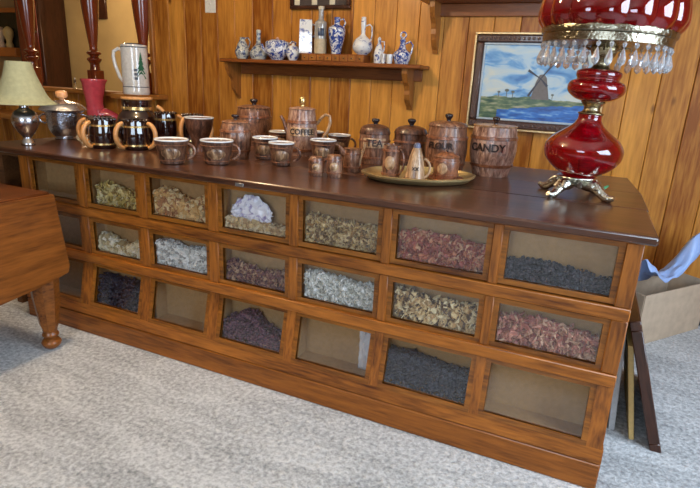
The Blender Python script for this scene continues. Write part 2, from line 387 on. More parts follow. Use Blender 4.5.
b = MB(); b.box(-3.98, -3.68, 3.57, 3.6, 1.79, 2.2, .006); t = tag(b.build('framed_picture', dark_wood), 'dark framed picture hanging on the tan far room wall', 'picture')

# spindles
def spindle(x, label):
    t = thing('turned_spindle', label, 'spindle', (x, 1.692, 1.022), group='turned spindles on the half wall')
    b = MB(); b.box(-.046, .046, -.046, .046, 0, .16, .004); b.build('base_block', cherry, t)
    b = MB(); b.lathe(spl([(.041, .16), (.036, .205), (.054, .235), (.054, .25), (.031, .266), (.054, .285), (.054, .298), (.031, .318), (.036, .38), (.048, .48), (.064, .64), (.068, .72), (.060, .80), (.038, .86), (.036, .9)], 5), 32)
    b.build('turned_shaft', cherry, t)
    b = MB(); b.lathe(spl([(.036, .9), (.055, .93), (.03, .96), (.055, .99), (.04, 1.01)]), 24); b.box(-.046, .046, -.046, .046, 1.01, 1.178, .004); b.build('top_block', cherry, t)
spindle(-2.545, 'glossy red wood spindle above the green lamp shade, leftmost of three')
spindle(-1.79, 'glossy red wood spindle above the pink boot, middle of three')
spindle(-1.255, 'glossy red wood spindle beside the white stein, rightmost of three')

# ---------------------------------------------------------------- display cabinet
cab = thing('display_cabinet', 'long low oak store cabinet with three rows of glass fronted bins', 'cabinet')
COL = [(-.305, -.035), (.048, .317), (.396, .677), (.757, 1.043), (1.114, 1.404), (1.472, 1.767), (1.832, 2.133)]
ROW = [(.778, .622), (.539, .403), (.327, .162)]
XL, XR = -.39, 2.196
mid = [(COL[i][1]+COL[i+1][0])/2 for i in range(6)]
b = MB()
b.box(XL, XL+.02, .03, .66, .09, .80); b.box(XR-.02, XR, .02, .66, .0, .80); b.box(XL, XR, .64, .66, .0, .80)
for z in (.125, .362, .578): b.box(XL+.02, XR-.02, .02, .64, z-.007, z+.007)
for x in mid: b.box(x-.008, x+.008, .02, .5, .13, .79)
b.build('carcass', oak_in, cab, smooth=False)
def row3y(z): return -.034+(z-.162)/(.327-.162)*.036
def board(name, x0, x1, z0, z1, yf, th=.024, mat=oak_x, bev=.003):
    b = MB(); b.box(x0, x1, yf, yf+th, z0, z1, bev); return b.build(name, mat, cab)
board('rail', XL, XR, .795, .802, -.014, .04)
board('rail', XL, XR, .560, .600, -.010, .03)
board('rail', XL, XR, .345, .386, -.014, .034)
b = MB(); b.prism([(-.046, .098), (-.010, .098), (-.006, .146), (-.040, .146)], XL-.012, XR+.004, 'x'); b.build('rail', oak_x, cab, smooth=False)
b = MB(); b.box(XL-.012, XR+.004, -.047, .03, .0, .094, .004); b.build('plinth', wood('plinth_oak', (.10, .025, .003), (.48, .15, .018), 'x', .4, .1), cab)
edges = [(XL, COL[0][0]-.017)]+[(COL[i][1]+.017, COL[i+1][0]-.017) for i in range(6)]+[(COL[6][1]+.017, XR)]
for e0, e1 in edges:
    for z0, z1 in ((.600, .795), (.386, .560)):
        board('stile', e0, e1, z0, z1, -.006, .026, oak_z)
    b = MB(); b.hexa([(e0, -.040, .146), (e1, -.040, .146), (e1, -.014, .146), (e0, -.014, .146)], [(e0, -.004, .345), (e1, -.004, .345), (e1, .022, .345), (e0, .022, .345)])
    b.build('stile', oak_z, cab, smooth=False)
for r, (zt, zb) in enumerate(ROW):
    for c, (x0, x1) in enumerate(COL):
        x0 = x0; fl = (.587, .371, .134)[r]; ce = (.795, .571, .355)[r]
        slant = r == 2
        yf = (lambda z: row3y(z)) if slant else (lambda z: .004)
        # bin box: floor, sides, back of tan board
        b = MB(); bx0, bx1 = x0-.022, x1+.022; yb = .078
        b.box(bx0, bx1, .012, yb, fl, fl+.006); b.box(bx0, bx0+.006, .012, yb, fl, ce-.02); b.box(bx1-.006, bx1, .012, yb, fl, ce-.02); b.box(bx0, bx1, yb, yb+.006, fl, ce-.004)
        bn = b.build('bin', card, cab, smooth=False)
        # moulding: four strips with a thinner inner step
        b = MB(); m_ = .017; s_ = .006
        def strip(xa, xb, za, zb_, off, th):
            b.hexa([(xa, yf(za)+off, za), (xb, yf(za)+off, za), (xb, yf(za)+off+th, za), (xa, yf(za)+off+th, za)],
                   [(xa, yf(zb_)+off, zb_), (xb, yf(zb_)+off, zb_), (xb, yf(zb_)+off+th, zb_), (xa, yf(zb_)+off+th, zb_)])
        for (k, off) in ((m_, .004), (s_, .009)):
            strip(x0-k, x1+k, zt, zt+k, off-.008, .012); strip(x0-k, x1+k, zb-k, zb, off-.008, .012)
            strip(x0-k, x0, zb, zt, off-.008, .012); strip(x1, x1+k, zb, zt, off-.008, .012)
        b.build('frame_moulding', wood('moulding_oak', (.07, .018, .003), (.46, .16, .018), 'x', .35, .2), bn, smooth=False)
        b = MB()
        b.hexa([(x0-.004, yf(zb-.004)+.006, zb-.004), (x1+.004, yf(zb-.004)+.006, zb-.004), (x1+.004, yf(zb-.004)+.0085, zb-.004), (x0-.004, yf(zb-.004)+.0085, zb-.004)],
               [(x0-.004, yf(zt+.004)+.006, zt+.004), (x1+.004, yf(zt+.004)+.006, zt+.004), (x1+.004, yf(zt+.004)+.0085, zt+.004), (x0-.004, yf(zt+.004)+.0085, zt+.004)])
        b.build('glass_pane', pane_low if slant else pane, bn, smooth=False)
b = MB(); b.box(.855, .892, -.0465, -.043, .803, .817, .002)
# countertop: front boards and a back board with its corner cut
ct = thing('countertop', 'dark glossy plank countertop running along the oak cabinet', 'countertop')
b.build('name_plate', plain('grey_plate', (.2, .19, .19), .4, metal=.6), ct)
b = MB(); b.box(-.63, 2.222, -.043, .345, .802, .828, .006); b.build('board', top_mat, ct)
b = MB(); b.box(-.63, 2.224, .347, .680, .802, .828, .004); b.build('board', top_mat, ct)
b = MB(); b.prism([(-.63, .683), (2.22, .683), (2.19, 1.095), (-.63, 1.095)], .802, .8275, 'z'); b.build('board', wood('back_board_wood', (.05, .02, .010), (.17, .07, .035), 'x', .35, .4), ct, smooth=False)
b = MB(); b.box(-.6, 2.17, .66, 1.06, .76, .801); b.box(-.6, -.55, 1.0, 1.06, 0, .76); b.box(2.1, 2.15, 1.0, 1.06, 0, .76); b.build('back_support', oak_in, ct, smooth=False)
b = MB(); b.box(-.60, -.402, .03, .62, .775, .801); b.box(-.60, -.56, .03, .62, 0, .775); b.build('end_support', oak_in, ct, smooth=False)

# ---------------------------------------------------------------- heaps in the bins
def heap(c, r, cols, level, size, kind, label, cat, shape=None, n=300, rough=.8):
    x0, x1 = COL[c]; zt, zb = ROW[r]; fl = (.594, .378, .141)[r]
    x0 -= .014; x1 += .014
    H = zt-zb; rnd = random.Random(c*10+r)
    def h(x, y):
        t = (x-x0)/(x1-x0)
        return zb-fl+H*(level+(shape(t) if shape else 0))+H*.05*noise.noise(Vector((x*25, y*25, c+r*3.)))+max(0, y-.03)*.15
    def yfr(z): return (row3y(z)+.014) if r == 2 else .017
    b = MB()
    # solid core under the loose top pieces
    nx, ny = 16, 6; o = 0; vs = []; F = []
    for j in range(ny):
        for i in range(nx):
            xx = x0+.003+(x1-x0-.006)*i/(nx-1); yy = .048+(.075-.048)*j/(ny-1); vs.append((xx, yy, fl+max(.004, h(xx, yy)-size*.75)))
    for j in range(ny):
        for i in range(nx):
            xx = x0+.003+(x1-x0-.006)*i/(nx-1); yy = .048+(.075-.048)*j/(ny-1); vs.append((xx, yy if r < 2 or j else .044, fl))
    A = lambda i, j, k: k*nx*ny+j*nx+i
    for j in range(ny-1):
        for i in range(nx-1): F += [(A(i, j, 0), A(i+1, j, 0), A(i+1, j+1, 0), A(i, j+1, 0)), (A(i, j, 1), A(i, j+1, 1), A(i+1, j+1, 1), A(i+1, j, 1))]
    for i in range(nx-1): F += [(A(i, 0, 0), A(i, 0, 1), A(i+1, 0, 1), A(i+1, 0, 0)), (A(i, ny-1, 0), A(i+1, ny-1, 0), A(i+1, ny-1, 1), A(i, ny-1, 1))]
    for j in range(ny-1): F += [(A(0, j, 0), A(0, j+1, 0), A(0, j+1, 1), A(0, j, 1)), (A(nx-1, j, 0), A(nx-1, j, 1), A(nx-1, j+1, 1), A(nx-1, j+1, 0))]
    b.add(vs, F)
    n = int(n*1.7*(.55+.45*min(1, .02/size)))
    for q in range(n):
        xx = rnd.uniform(x0+size*.6, x1-size*.6)
        if rnd.random() < .72: # against the glass
            hh = h(xx, .02); zz = fl+rnd.uniform(size*.35, max(size*.4, hh)); yy = yfr(zz)+size*.5+rnd.uniform(0, size*.8)
        else:
            yy = rnd.uniform(yfr(fl+.05)+size*.4, max(.066-size*.3, yfr(fl+.05)+size*.45)); zz = fl+max(size*.4, h(xx, yy)+rnd.uniform(-size*.4, size*.2))
        rot = Matrix.Rotation(rnd.uniform(0, 6.28), 3, 'X') @ Matrix.Rotation(rnd.uniform(0, 6.28), 3, 'Y') @ Matrix.Rotation(rnd.uniform(0, 6.28), 3, 'Z')
        s = size*rnd.uniform(.35, .62)
        if kind == 'flake':
            k = 6; pts = []
            for i in range(k):
                a = i/k*6.283; rr = s*rnd.uniform(.7, 1.25); pts.append(Vector((rr*math.cos(a), rr*math.sin(a)*.7, s*.35*math.sin(a*2+1))))
            top = [p+Vector((0, 0, s*.16)) for p in pts]
            vs = [rot @ p for p in pts+top]; F = [tuple(range(k))[::-1], tuple(range(k, 2*k))]+[(i, (i+1) % k, k+(i+1) % k, k+i) for i in range(k)]
        elif kind == 'bean':
            vs = []; F = []
            for j, (rr, z) in enumerate(((.55, -.7), (.9, -.25), (.9, .25), (.55, .7))):
                for i in range(6): a = i/6*6.283; vs.append(rot @ Vector((rr*s*math.cos(a)*.75, rr*s*math.sin(a)*.75, z*s)))
            for j in range(3):
                for i in range(6): F.append((j*6+i, j*6+(i+1) % 6, j*6+6+(i+1) % 6, j*6+6+i))
            F += [(5, 4, 3, 2, 1, 0), (18, 19, 20, 21, 22, 23)]
        else:   # lumpy chunk
            vs = [rot @ Vector((x*s*rnd.uniform(.5, 1.1), y*s*rnd.uniform(.5, 1.1), z*s*rnd.uniform(.5, 1.1))) for x in (-1, 1) for y in (-1, 1) for z in (-1, 1)]
            F = [(0, 1, 3, 2), (4, 6, 7, 5), (0, 4, 5, 1), (2, 3, 7, 6), (0, 2, 6, 4), (1, 5, 7, 3)]
        b.add([v+Vector((xx, min(max(yy, yfr(zz)+.3*size), .076-.4*size), max(zz, fl+.5*s))) for v in vs], F)
    nm = {'petals': 'dried_petals', 'beans': 'dried_beans', 'pasta': 'white_pasta', 'chips': 'dried_chips', 'seed pods': 'seed_pods'}[cat]
    o = b.build(nm, island_mat('pieces_%d_%d' % (c, r), cols, rough), smooth=False)
    tag(o, label, cat, kind='stuff')
TANS = [(.5, .33, .12), (.58, .42, .2), (.32, .18, .06), (.68, .52, .28), (.22, .13, .06)]
heap(1, 0, [(.68, .52, .18), (.5, .38, .12), (.78, .64, .3), (.3, .2, .07), (.8, .7, .42)], .42, .030, 'flake', 'yellow green chunky dried pieces in the top row bin below the dark mugs, leftmost heap', 'chips', lambda t: .25*(.7-t)*(t > .1), 170)
heap(2, 0, [(.5, .31, .12), (.6, .4, .18), (.34, .17, .08), (.65, .5, .28)], .50, .023, 'chunk', 'mixed tan brown dried pieces in the top row bin, second heap from left', 'seed pods', lambda t: .12*math.sin(t*8), 420)
heap(3, 0, [(.55, .4, .2), (.6, .48, .3), (.4, .25, .12)], .12, .018, 'chunk', 'thin layer of tan dried pieces under the white lace paper', 'chips', lambda t: .1*(1-t), 200)
heap(4, 0, TANS, .56, .020, 'flake', 'golden brown dried flakes half filling the top row bin below the shakers', 'petals', lambda t: -.06*t, 620)
heap(5, 0, [(.42, .12, .06), (.55, .22, .12), (.28, .06, .04), (.6, .34, .2), (.36, .09, .07)], .52, .025, 'flake', 'reddish brown dried petals in the top row bin below the tray', 'petals', lambda t: .08*math.sin(t*3)-.1*t, 420)
heap(6, 0, [(.012, .012, .02), (.03, .028, .04), (.006, .006, .012), (.05, .04, .05)], .30, .014, 'bean', 'black beans in the top row bin under the red lamp', 'beans', lambda t: .08*math.sin(t*5), 520, .45)
heap(1, 1, [(.6, .5, .3), (.7, .62, .42), (.4, .3, .15), (.78, .72, .6)], .36, .022, 'chunk', 'cream and yellow dried pieces in the middle row bin, leftmost heap of that row', 'chips', lambda t: .12*math.sin(t*7+1), 230)
heap(2, 1, [(.7, .7, .68), (.55, .55, .52), (.82, .82, .8), (.35, .34, .32)], .62, .018, 'chunk', 'whitish grey small dried pieces in the middle row bin, second heap from left', 'pasta', lambda t: .05*math.sin(t*9), 620)
heap(3, 1, [(.14, .04, .05), (.2, .07, .07), (.3, .14, .09), (.1, .03, .05), (.45, .28, .18)], .46, .025, 'flake', 'purplish red dried petals in the middle row bin below the white lace paper', 'petals', lambda t: -.08*t+.05*math.sin(t*9), 400)
heap(4, 1, [(.82, .82, .78), (.7, .7, .64), (.9, .9, .88), (.4, .4, .34), (.6, .6, .55)], .62, .020, 'flake', 'bright white curled pieces filling the middle row bin at the centre', 'pasta', lambda t: .05*math.sin(t*6), 700)
heap(5, 1, [(.78, .58, .30), (.82, .68, .42), (.45, .28, .12), (.12, .07, .04), (.7, .5, .25)], .64, .029, 'flake', 'cream and brown dried slices in the middle row bin, right of the white heap', 'chips', lambda t: .05*math.sin(t*5+2)-.05*t, 460)
heap(6, 1, [(.48, .18, .13), (.58, .26, .18), (.32, .10, .08), (.68, .42, .28), (.4, .2, .12)], .52, .029, 'flake', 'pinkish brown dried petals in the middle row bin at the right end', 'petals', lambda t: .1*math.sin(t*4), 330)
heap(1, 2, [(.015, .016, .035), (.03, .03, .06), (.01, .01, .02)], .70, .014, 'bean', 'dark blue black beans in the bottom row bin nearest the wooden table', 'beans', lambda t: -.06*t, 560, .5)
heap(3, 2, [(.09, .03, .06), (.12, .05, .08), (.05, .02, .04)], .36, .017, 'bean', 'dark purple dried berries mounded in the bottom row bin', 'beans', lambda t: .35*math.exp(-((t-.38)/.22)**2)-.12*t, 480, .6)
heap(5, 2, [(.014, .016, .03), (.03, .03, .05), (.008, .008, .016)], .60, .015, 'bean', 'black beans in the bottom row bin, second bin from the right end', 'beans', lambda t: .05*math.sin(t*6)-.05*t, 600, .5)
# crumpled lace paper in its bin
b = MB(); vs = []; F = []; nx, nz = 28, 20
for j in range(nz):
    for i in range(nx):
        a, t = i/(nx-1), j/(nz-1)
        xx = .775+.185*a; hgt = .118*(.35+.65*math.sin(.35+2.5*a)); z = .640+hgt*t
        n_ = noise.noise(Vector((a*7, t*6, 3)))
        vs.append((xx+.010*noise.noise(Vector((a*9, t*9, 9))), .045+.011*n_-.008*math.sin(t*3), z+.010*noise.noise(Vector((a*10, t*4, 1)))*(t > .6)))
for j in range(nz-1):
    for i in range(nx-1): F.append((j*nx+i, j*nx+i+1, j*nx+nx+i+1, j*nx+nx+i))
b.add(vs, F); o = b.build('lace_paper', delft('lace_print', 2, (.3, .26, .5), (.82, .82, .9), .56, 34)); md = o.modifiers.new('t', 'SOLIDIFY'); md.thickness = .0012
tag(o, 'white crumpled lace paper lying in the top row bin', 'paper')
b = MB(); vs = []; F = []
for j in range(10):
    for i in range(16):
        a, t = i/15, j/9; vs.append((1.345+.05*t+.004*noise.noise(Vector((a*9, t*9, 4))), .040+.012*noise.noise(Vector((a*7, t*6, 8))), .150+.16*a))
for j in range(9):
    for i in range(15): F.append((j*16+i, j*16+i+1, j*16+16+i+1, j*16+16+i))
b.add(vs, F); m, nt, bs = newmat('clear_wrap'); bs.inputs['Base Color'].default_value = (.85, .87, .92, 1); bs.inputs['Roughness'].default_value = .15; bs.inputs['Alpha'].default_value = .45
o = b.build('plastic_bag', m); md = o.modifiers.new('t', 'SOLIDIFY'); md.thickness = .0008
tag(o, 'clear plastic bag crumpled inside the empty bottom row bin', 'bag')

# ---------------------------------------------------------------- drop leaf table
t = thing('drop_leaf_table', 'brown wooden drop leaf table standing at the left end of the cabinet', 'table')
b = MB(); b.box(-.95, .034, -.95, -.176, .680, .700, .006); b.build('tabletop', table_x, t)
b = MB()   # hanging leaf with rounded lower corners
pf = [(-.176, .692), (-.146, .36)]
pf = [(-.95, .692), (-.176, .692), (-.140, .375), (-.150, .345), (-.28, .322), (-.45, .305), (-.95, .30)]
b.prism(pf, .036, .054, 'x'); b.build('drop_leaf', table_mat, t, smooth=False)
b = MB(); b.box(-.86, -.02, -.235, -.215, .57, .68); b.box(-.86, -.02, -.90, -.88, .57, .68); b.box(-.045, -.02, -.88, -.235, .57, .68); b.box(-.88, -.86, -.88, -.235, .57, .68); b.build('apron', table_mat, t, smooth=False)
for (lx, ly) in ((-.01, -.222), (-.01, -.89), (-.85, -.222), (-.85, -.89)):
    b = MB(); b.lathe([(.028, .09), (.038, .12), (.053, .24), (.064, .40), (.062, .56), (.062, .68)], 8); b.lathe(spl([(.012, 0), (.030, .012), (.040, .032), (.030, .05), (.024, .055), (.034, .068), (.028, .085), (.030, .092)]), 20)
    b.build('leg', table_mat, t, loc=(lx, ly, 0))

# ---------------------------------------------------------------- crockery on the counter
CT = .8282
def handle(ang, r_in, zc, rx, rz, th, mat, parent, a0=-80, a1=80):
    b = MB(); b.tube(arc(r_in, zc, rx, rz, a0, a1, ang), [th]*13, 8); b.build('handle', mat, parent)
def emblem(rad0, rad1, z0, z1, ang, wid, mat, parent):
    """raised oval badge following the wall of a cup"""
    b = MB(); n = 16; rings = 4; vs = [(0, 0)]
    for k in range(1, rings+1):
        for i in range(n): a = i/n*2*PI; vs.append((k/rings*math.cos(a), k/rings*math.sin(a)))
    F = [(0, 1+i, 1+(i+1) % n) for i in range(n)]
    for k in range(rings-1):
        for i in range(n): o = 1+k*n; F.append((o+i, o+n+i, o+n+(i+1) % n, o+(i+1) % n))
    P = []
    for a, c in vs:
        z = (z0+z1)/2+c*(z1-z0)/2; rad = rad0+(rad1-rad0)*((z-z0)/(z1-z0)); d = a*a+c*c
        an = ang+a*wid/rad; rr = rad+.0035*(1-d)+.0012-.0015*(d > .9)+.001*math.sin(a*14)*(1-d); P.append((rr*math.cos(an), rr*math.sin(an), z))
    b.add(P, F); b.build('emblem', mat, parent)
MUGG = 'brown stoneware mugs with white insides'
def mug(x, y, rb, rt, h, hang, label, tilt=0):
    t = thing('stoneware_mug', label, 'mug', (x, y, CT), group=MUGG)
    b = MB(); b.lathe([(rb*.9, 0), (rb, .004), (rb+.1*(rt-rb), h*.2), (rb+.55*(rt-rb), h*.62), (rt*.985, h*.93), (rt, h-.003)], 40, groove=14, ga=.02); b.build('body', mugware, t)
    b = MB(); b.lathe([(rt*1.0, h-.004), (rt*1.01, h), (rt*.985, h+.002), (rt*.93, h-.003), (rb*.95, h*.35), (rb*.7, .012), (.001, .010)], 40); b.build('lining', white_glaze, t)
    for z in (.16, .80):
        rr = rb+(rt-rb)*(z*.98)+.0012
        b = MB(); b.tube([(rr*math.cos(i/32*2*PI), rr*math.sin(i/32*2*PI), h*z) for i in range(33)], .0018, 6, False); b.build('ridge', hoopware, t)
    f = facing((x, y))
    emblem(rb+.24*(rt-rb), rb+.70*(rt-rb), h*.24, h*.70, f-.1, .042, emblemware, t)
    handle(f+hang, (rb+rt)/2*.95, h*.52, .036, h*.32, .0055, brownware, t)
    return t
R90 = PI/2
mug(.434, .099, .050, .069, .099, R90-.15, 'brown mug at the front edge, leftmost of the white lined mugs')
mug(.580, .208, .051, .0694, .099, R90-.1, 'brown white lined mug, second from left, in front of the smaller left canister')
mug(.649, .470, .044, .0587, .098, R90, 'brown white lined mug partly hidden, third from left')
mug(.804, .359, .040, .0560, .097, R90-.2, 'small brown white lined mug directly in front of the coffee pot')
mug(.881, .603, .047, .0617, .097, R90-.2, 'brown white lined mug right behind the two barrel shakers')
mug(.834, .875, .044, .0589, .098, R90, 'brown white lined mug at the back, left of the tea canister')
mug(.511, .827, .045, .0600, .093, R90+.6, 'brown mug at the back left of the coffee pot with only its rim showing')
mug(.657, .916, .0455, .0612, .098, R90+.4, 'brown mug peeking out behind the coffee pot handle')
# tall flared cup
t = thing('flared_cup', 'tall dark brown flared cup standing behind the two front left mugs', 'cup', (.272, .471, CT))
b = MB(); b.lathe(spl([(.038, 0), (.036, .02), (.042, .06), (.060, .11), (.070, .160)]), 40, groove=12, ga=.02); b.build('body', darkware, t)
b = MB(); b.lathe([(.0705, .158), (.0708, .163), (.068, .162), (.055, .11), (.035, .04), (.001, .03)], 40); b.build('lining', white_glaze, t)

# dark amber barrel mugs with gold bands
def barrel_mug(x, y, r, h, hangs, label, beads=False):
    t = thing('barrel_mug', label, 'mug', (x, y, CT), group='dark glazed barrel mugs with tan handles')
    b = MB(); b.lathe(spl([(r*.80, 0), (r*.92, h*.2), (r, h*.5), (r*.93, h*.8), (r*.88, h)]), 36, groove=12, ga=.03)
    b.lathe([(r*.88, h), (r*.8, h), (r*.78, h*.5), (.001, h*.45)], 36); b.build('body', rootbeer, t)
    for z, k in ((.17, .915), (.80, .95)):
        b = MB(); b.lathe([(r*k, h*(z-.035)), (r*k+.003, h*(z-.03)), (r*k+.003, h*(z+.03)), (r*k, h*(z+.035))], 36); b.build('gold_band', gold, t)
    n = 18; b = MB()
    for i in range(n):
        a = i/n*2*PI; b.lathe(spl([(.0008, -.007), (.006, -.004), (.0075, 0), (.006, .004), (.0008, .007)], 2), 8, cx=r*.86*math.cos(a), cy=r*.86*math.sin(a)); 
        for k in range(len(b.v)-8*9, len(b.v)): v = b.v[k]; b.v[k] = (v[0], v[1], v[2]+h)
    b.build('beaded_rim', rootbeer, t)
    f = facing((x, y))
    for hg in hangs:
        b = MB(); b.tube(arc(r*.92, h*.5, .042, h*.42, -85, 85, f+hg), [.008, .0095, .0105]+[.011]*7+[.0105, .0095, .008], 10); b.build('handle', tan_handle, t)
barrel_mug(-.113, .242, .0640, .136, (-R90+.55,), 'dark glossy barrel mug in front of the pink boot, tan handle pointing left')
barrel_mug(-.250, .345, .0620, .132, (-R90-.1,), 'dark barrel mug mostly hidden, leftmost of the dark mugs beside the ice bucket')
barrel_mug(.030, .305, .0640, .138, (-R90+.5, R90-.55), 'dark barrel mug at front below the dark pitcher with tan handles on both sides')
barrel_mug(-.045, .59, .0590, .158, (R90,), 'dark barrel mug behind the leftmost white lined mug')
barrel_mug(.090, .640, .0590, .155, (-R90+.9, R90-.2), 'dark barrel mug just left of the tall flared cup')
t = thing('dark_pitcher', 'large dark glossy pitcher with a gold neck band behind dark mugs', 'pitcher', (-.215, .565, CT))
b = MB(); b.lathe(spl([(.09, 0), (.108, .03), (.112, .08), (.098, .13), (.079, .160), (.078, .20), (.078, .222)]), 44, groove=14, ga=.015)
b.lathe([(.078, .222), (.070, .223), (.068, .15), (.001, .14)], 44); b.build('body', rootbeer, t)
b = MB(); b.lathe([(.079, .164), (.0825, .166), (.0825, .180), (.079, .182)], 44); b.build('gold_band', gold, t)
b = MB(); b.lathe([(.0785, .217), (.081, .222), (.079, .228), (.072, .226)], 44); b.build('rim', tan_handle, t)
b = MB(); b.tube(arc(.09, .11, .055, .075, -80, 80, facing((-.2, .56))+R90-.2), .011, 10); b.build('handle', tan_handle, t)

# barrel canisters
def canister(name, x, y, prof, lid, knob, label, cat='canister', text=None, tsize=.03, tz=.1, group='brown barrel canisters', mats=(None, None), z=CT, hoops=(.22, .78), tdx=0.):
    t = thing(name, label, cat, (x, y, z), group=group); f = facing((x, y))
    bm, lm = mats[0] or brownware, mats[1] or darkware
    P = spl([(prof[0][0]*.97, 0)]+prof); H = prof[-1][1]
    b = MB(); b.lathe(P, 60, groove=12, ga=.022); b.build('body', bm, t)
    def rad(zz):
        for (r0, z0), (r1, z1) in zip(P, P[1:]):
            if z0 <= zz <= z1+1e-9: return r0+(r1-r0)*(zz-z0)/max(1e-9, z1-z0)
        return P[-1][0]
    for hz in hoops:
        z0 = H*hz; w_ = H*.035; b = MB(); b.lathe([(rad(z0-w_), z0-w_), (rad(z0-w_)+.004, z0-w_*.8), (rad(z0+w_)+.004, z0+w_*.8), (rad(z0+w_), z0+w_)], 60); b.build('hoop', hoopware, t)
    if lid:
        b = MB(); b.lathe(spl([(P[-1][0]*1.02, H), (P[-1][0]*1.04, H+.006), (lid[0], H+lid[1]*.7), (lid[0]*.55, H+lid[1]), (.004, H+lid[1]*1.05)], 4), 48, groove=12, ga=.015); l = b.build('lid', lm, t)
        b = MB(); kr, kh = knob; b.lathe(spl([(kr*.6, -.004), (kr*.55, kh*.2), (kr, kh*.6), (kr*.85, kh*.88), (.001, kh)], 5), 20); b.build('knob', knobware, l, loc=(0, 0, H+lid[1]))
    if text: wrap_text(text, tsize, rad(tz)+.0030, tz, f+tdx, letter_mat, t)
    return t, f, rad
# label bands under the lettering
def band(t, rad, z0, z1, f, half, mat=tanware):
    b = MB(); n = 20; pr = [(rad(z0)-.001, z0), (rad(z0)+.0022, z0+.002), (rad((z0+z1)/2)+.0024, (z0+z1)/2), (rad(z1)+.0022, z1-.002), (rad(z1)-.001, z1)]
    b.lathe(pr, n, a0=f-half, a1=f+half); b.build('label_band', mat, t)
canister('barrel_canister', .298, .899, [(.084, .012), (.0959, .1055), (.0908, .1756), (.086, .196)], (.070, .018), (.022, .034), 'large barrel canister at the back beneath the left shelf bracket', mats=(brownware, brownware))
t, f, rad = canister('barrel_canister', .524, .418, [(.060, .01), (.0712, .0877), (.0639, .1418), (.059, .156)], (.05, .014), (.018, .026), 'smaller rounded barrel canister between two white lined mugs, left group', mats=(brownware, brownware))
t, f, rad = canister('barrel_canister', 1.097, .702, [(.066, .009), (.0705, .0788), (.0690, .135)], (.062, .042), (.019, .029), 'brown barrel canister lettered TEA', text='TEA', tsize=.042, tz=.098, tdx=.0)
band(t, rad, .076, .12, f, .8)
t, f, rad = canister('barrel_canister', 1.259, .738, [(.0695, .0085), (.0745, .082), (.0735, .145)], (.064, .036), (.019, .034), 'dark brown barrel canister between the TEA canister and the FLOUR canister', mats=(darkware, darkware))
t, f, rad = canister('barrel_canister', 1.446, .664, [(.078, .01), (.0900, .1004), (.0790, .195)], (.072, .024), (.017, .033), 'large dark barrel canister lettered FLOUR behind the tray', mats=(brownware, brownware), text='FLOUR', tsize=.036, tz=.120, tdx=-.3)
t, f, rad = canister('barrel_canister', 1.632, .740, [(.0786, .0124), (.0985, .1079), (.0890, .206)], (.084, .010), (.0155, .032), 'large pinkish brown barrel canister lettered CANDY nearest the red lamp', mats=(stoneware('rosy_stoneware', (.12, .05, .032), (.36, .20, .14), (.60, .42, .33), 9), tanware), text='CANDY', tsize=.044, tz=.122, tdx=-.25)
# coffee pot
t, f, rad = canister('coffee_pot', .700, .722, [(.073, .009), (.0770, .094), (.0690, .172), (.0630, .218)], (.052, .014), (.015, .001), 'brown barrel coffee pot lettered COFFEE with a small gold topped lid', 'coffee pot', 'COFFEE', .036, .116, group=None, mats=(MATS['rosy_stoneware'], MATS['rosy_stoneware']), hoops=(.12, .74))

band(t, rad, .094, .138, f, .85)
b = MB(); b.lathe(spl([(.012, .230), (.010, .242), (.0155, .250), (.016, .268), (.011, .278), (.001, .281)]), 20); b.build('finial', gold, t)
b = MB(); hh = f+R90-.15
pts = [(.055, .145), (.075, .155), (.095, .185), (.115, .200), (.135, .195), (.140, .165), (.128, .125), (.105, .085), (.068, .055)]
b.tube([(r*math.cos(hh), r*math.sin(hh), z) for r, z in pts], .0075, 8); b.build('handle', tanware, t)
b = MB(); hs = f-R90-.1; b.tube([(r*math.cos(hs), r*math.sin(hs), z) for r, z in ((.05, .09), (.075, .12), (.09, .16), (.106, .185))], [.018, .013, .009, .007], 10); b.build('spout', brownware, t)
# shakers, creamer
for (x, y, h, lab) in ((1.046, .225, .074, 'small barrel shaker at the counter front, left one of the pair'), (1.116, .240, .086, 'small barrel shaker at the counter front, right one of the pair')):
    t, f, rad = canister('barrel_shaker', x, y, [(.0270, .005), (.0305, h*.5), (.0272, h-.004), (.018, h)], None, None, lab, 'shaker', None, group='barrel salt and pepper shakers', hoops=(.2, .8), mats=(brownware, None))
    emblem(rad(h*.3), rad(h*.7), h*.3, h*.7, f, .02, tanware, t)
t, f, rad = canister('creamer', 1.121, .402, [(.034, .007), (.0375, .048), (.034, .085), (.036, .097)], None, None, 'small brown barrel creamer behind the shakers left of the tray', 'creamer', group=None, mats=(brownware, None))
hh = f-R90+.2; b = MB(); b.tube([(r*math.cos(hh), r*math.sin(hh), z) for r, z in ((.02, .07), (.045, .085), (.055, .102))], [.016, .012, .007], 8); b.build('spout', brownware, t)
hh = f+R90-.5; b = MB(); b.tube([(r*math.cos(hh), r*math.sin(hh), z) for r, z in ((.033, .085), (.05, .095), (.056, .12), (.042, .07), (.035, .03))], .005, 8); b.build('handle', tanware, t)
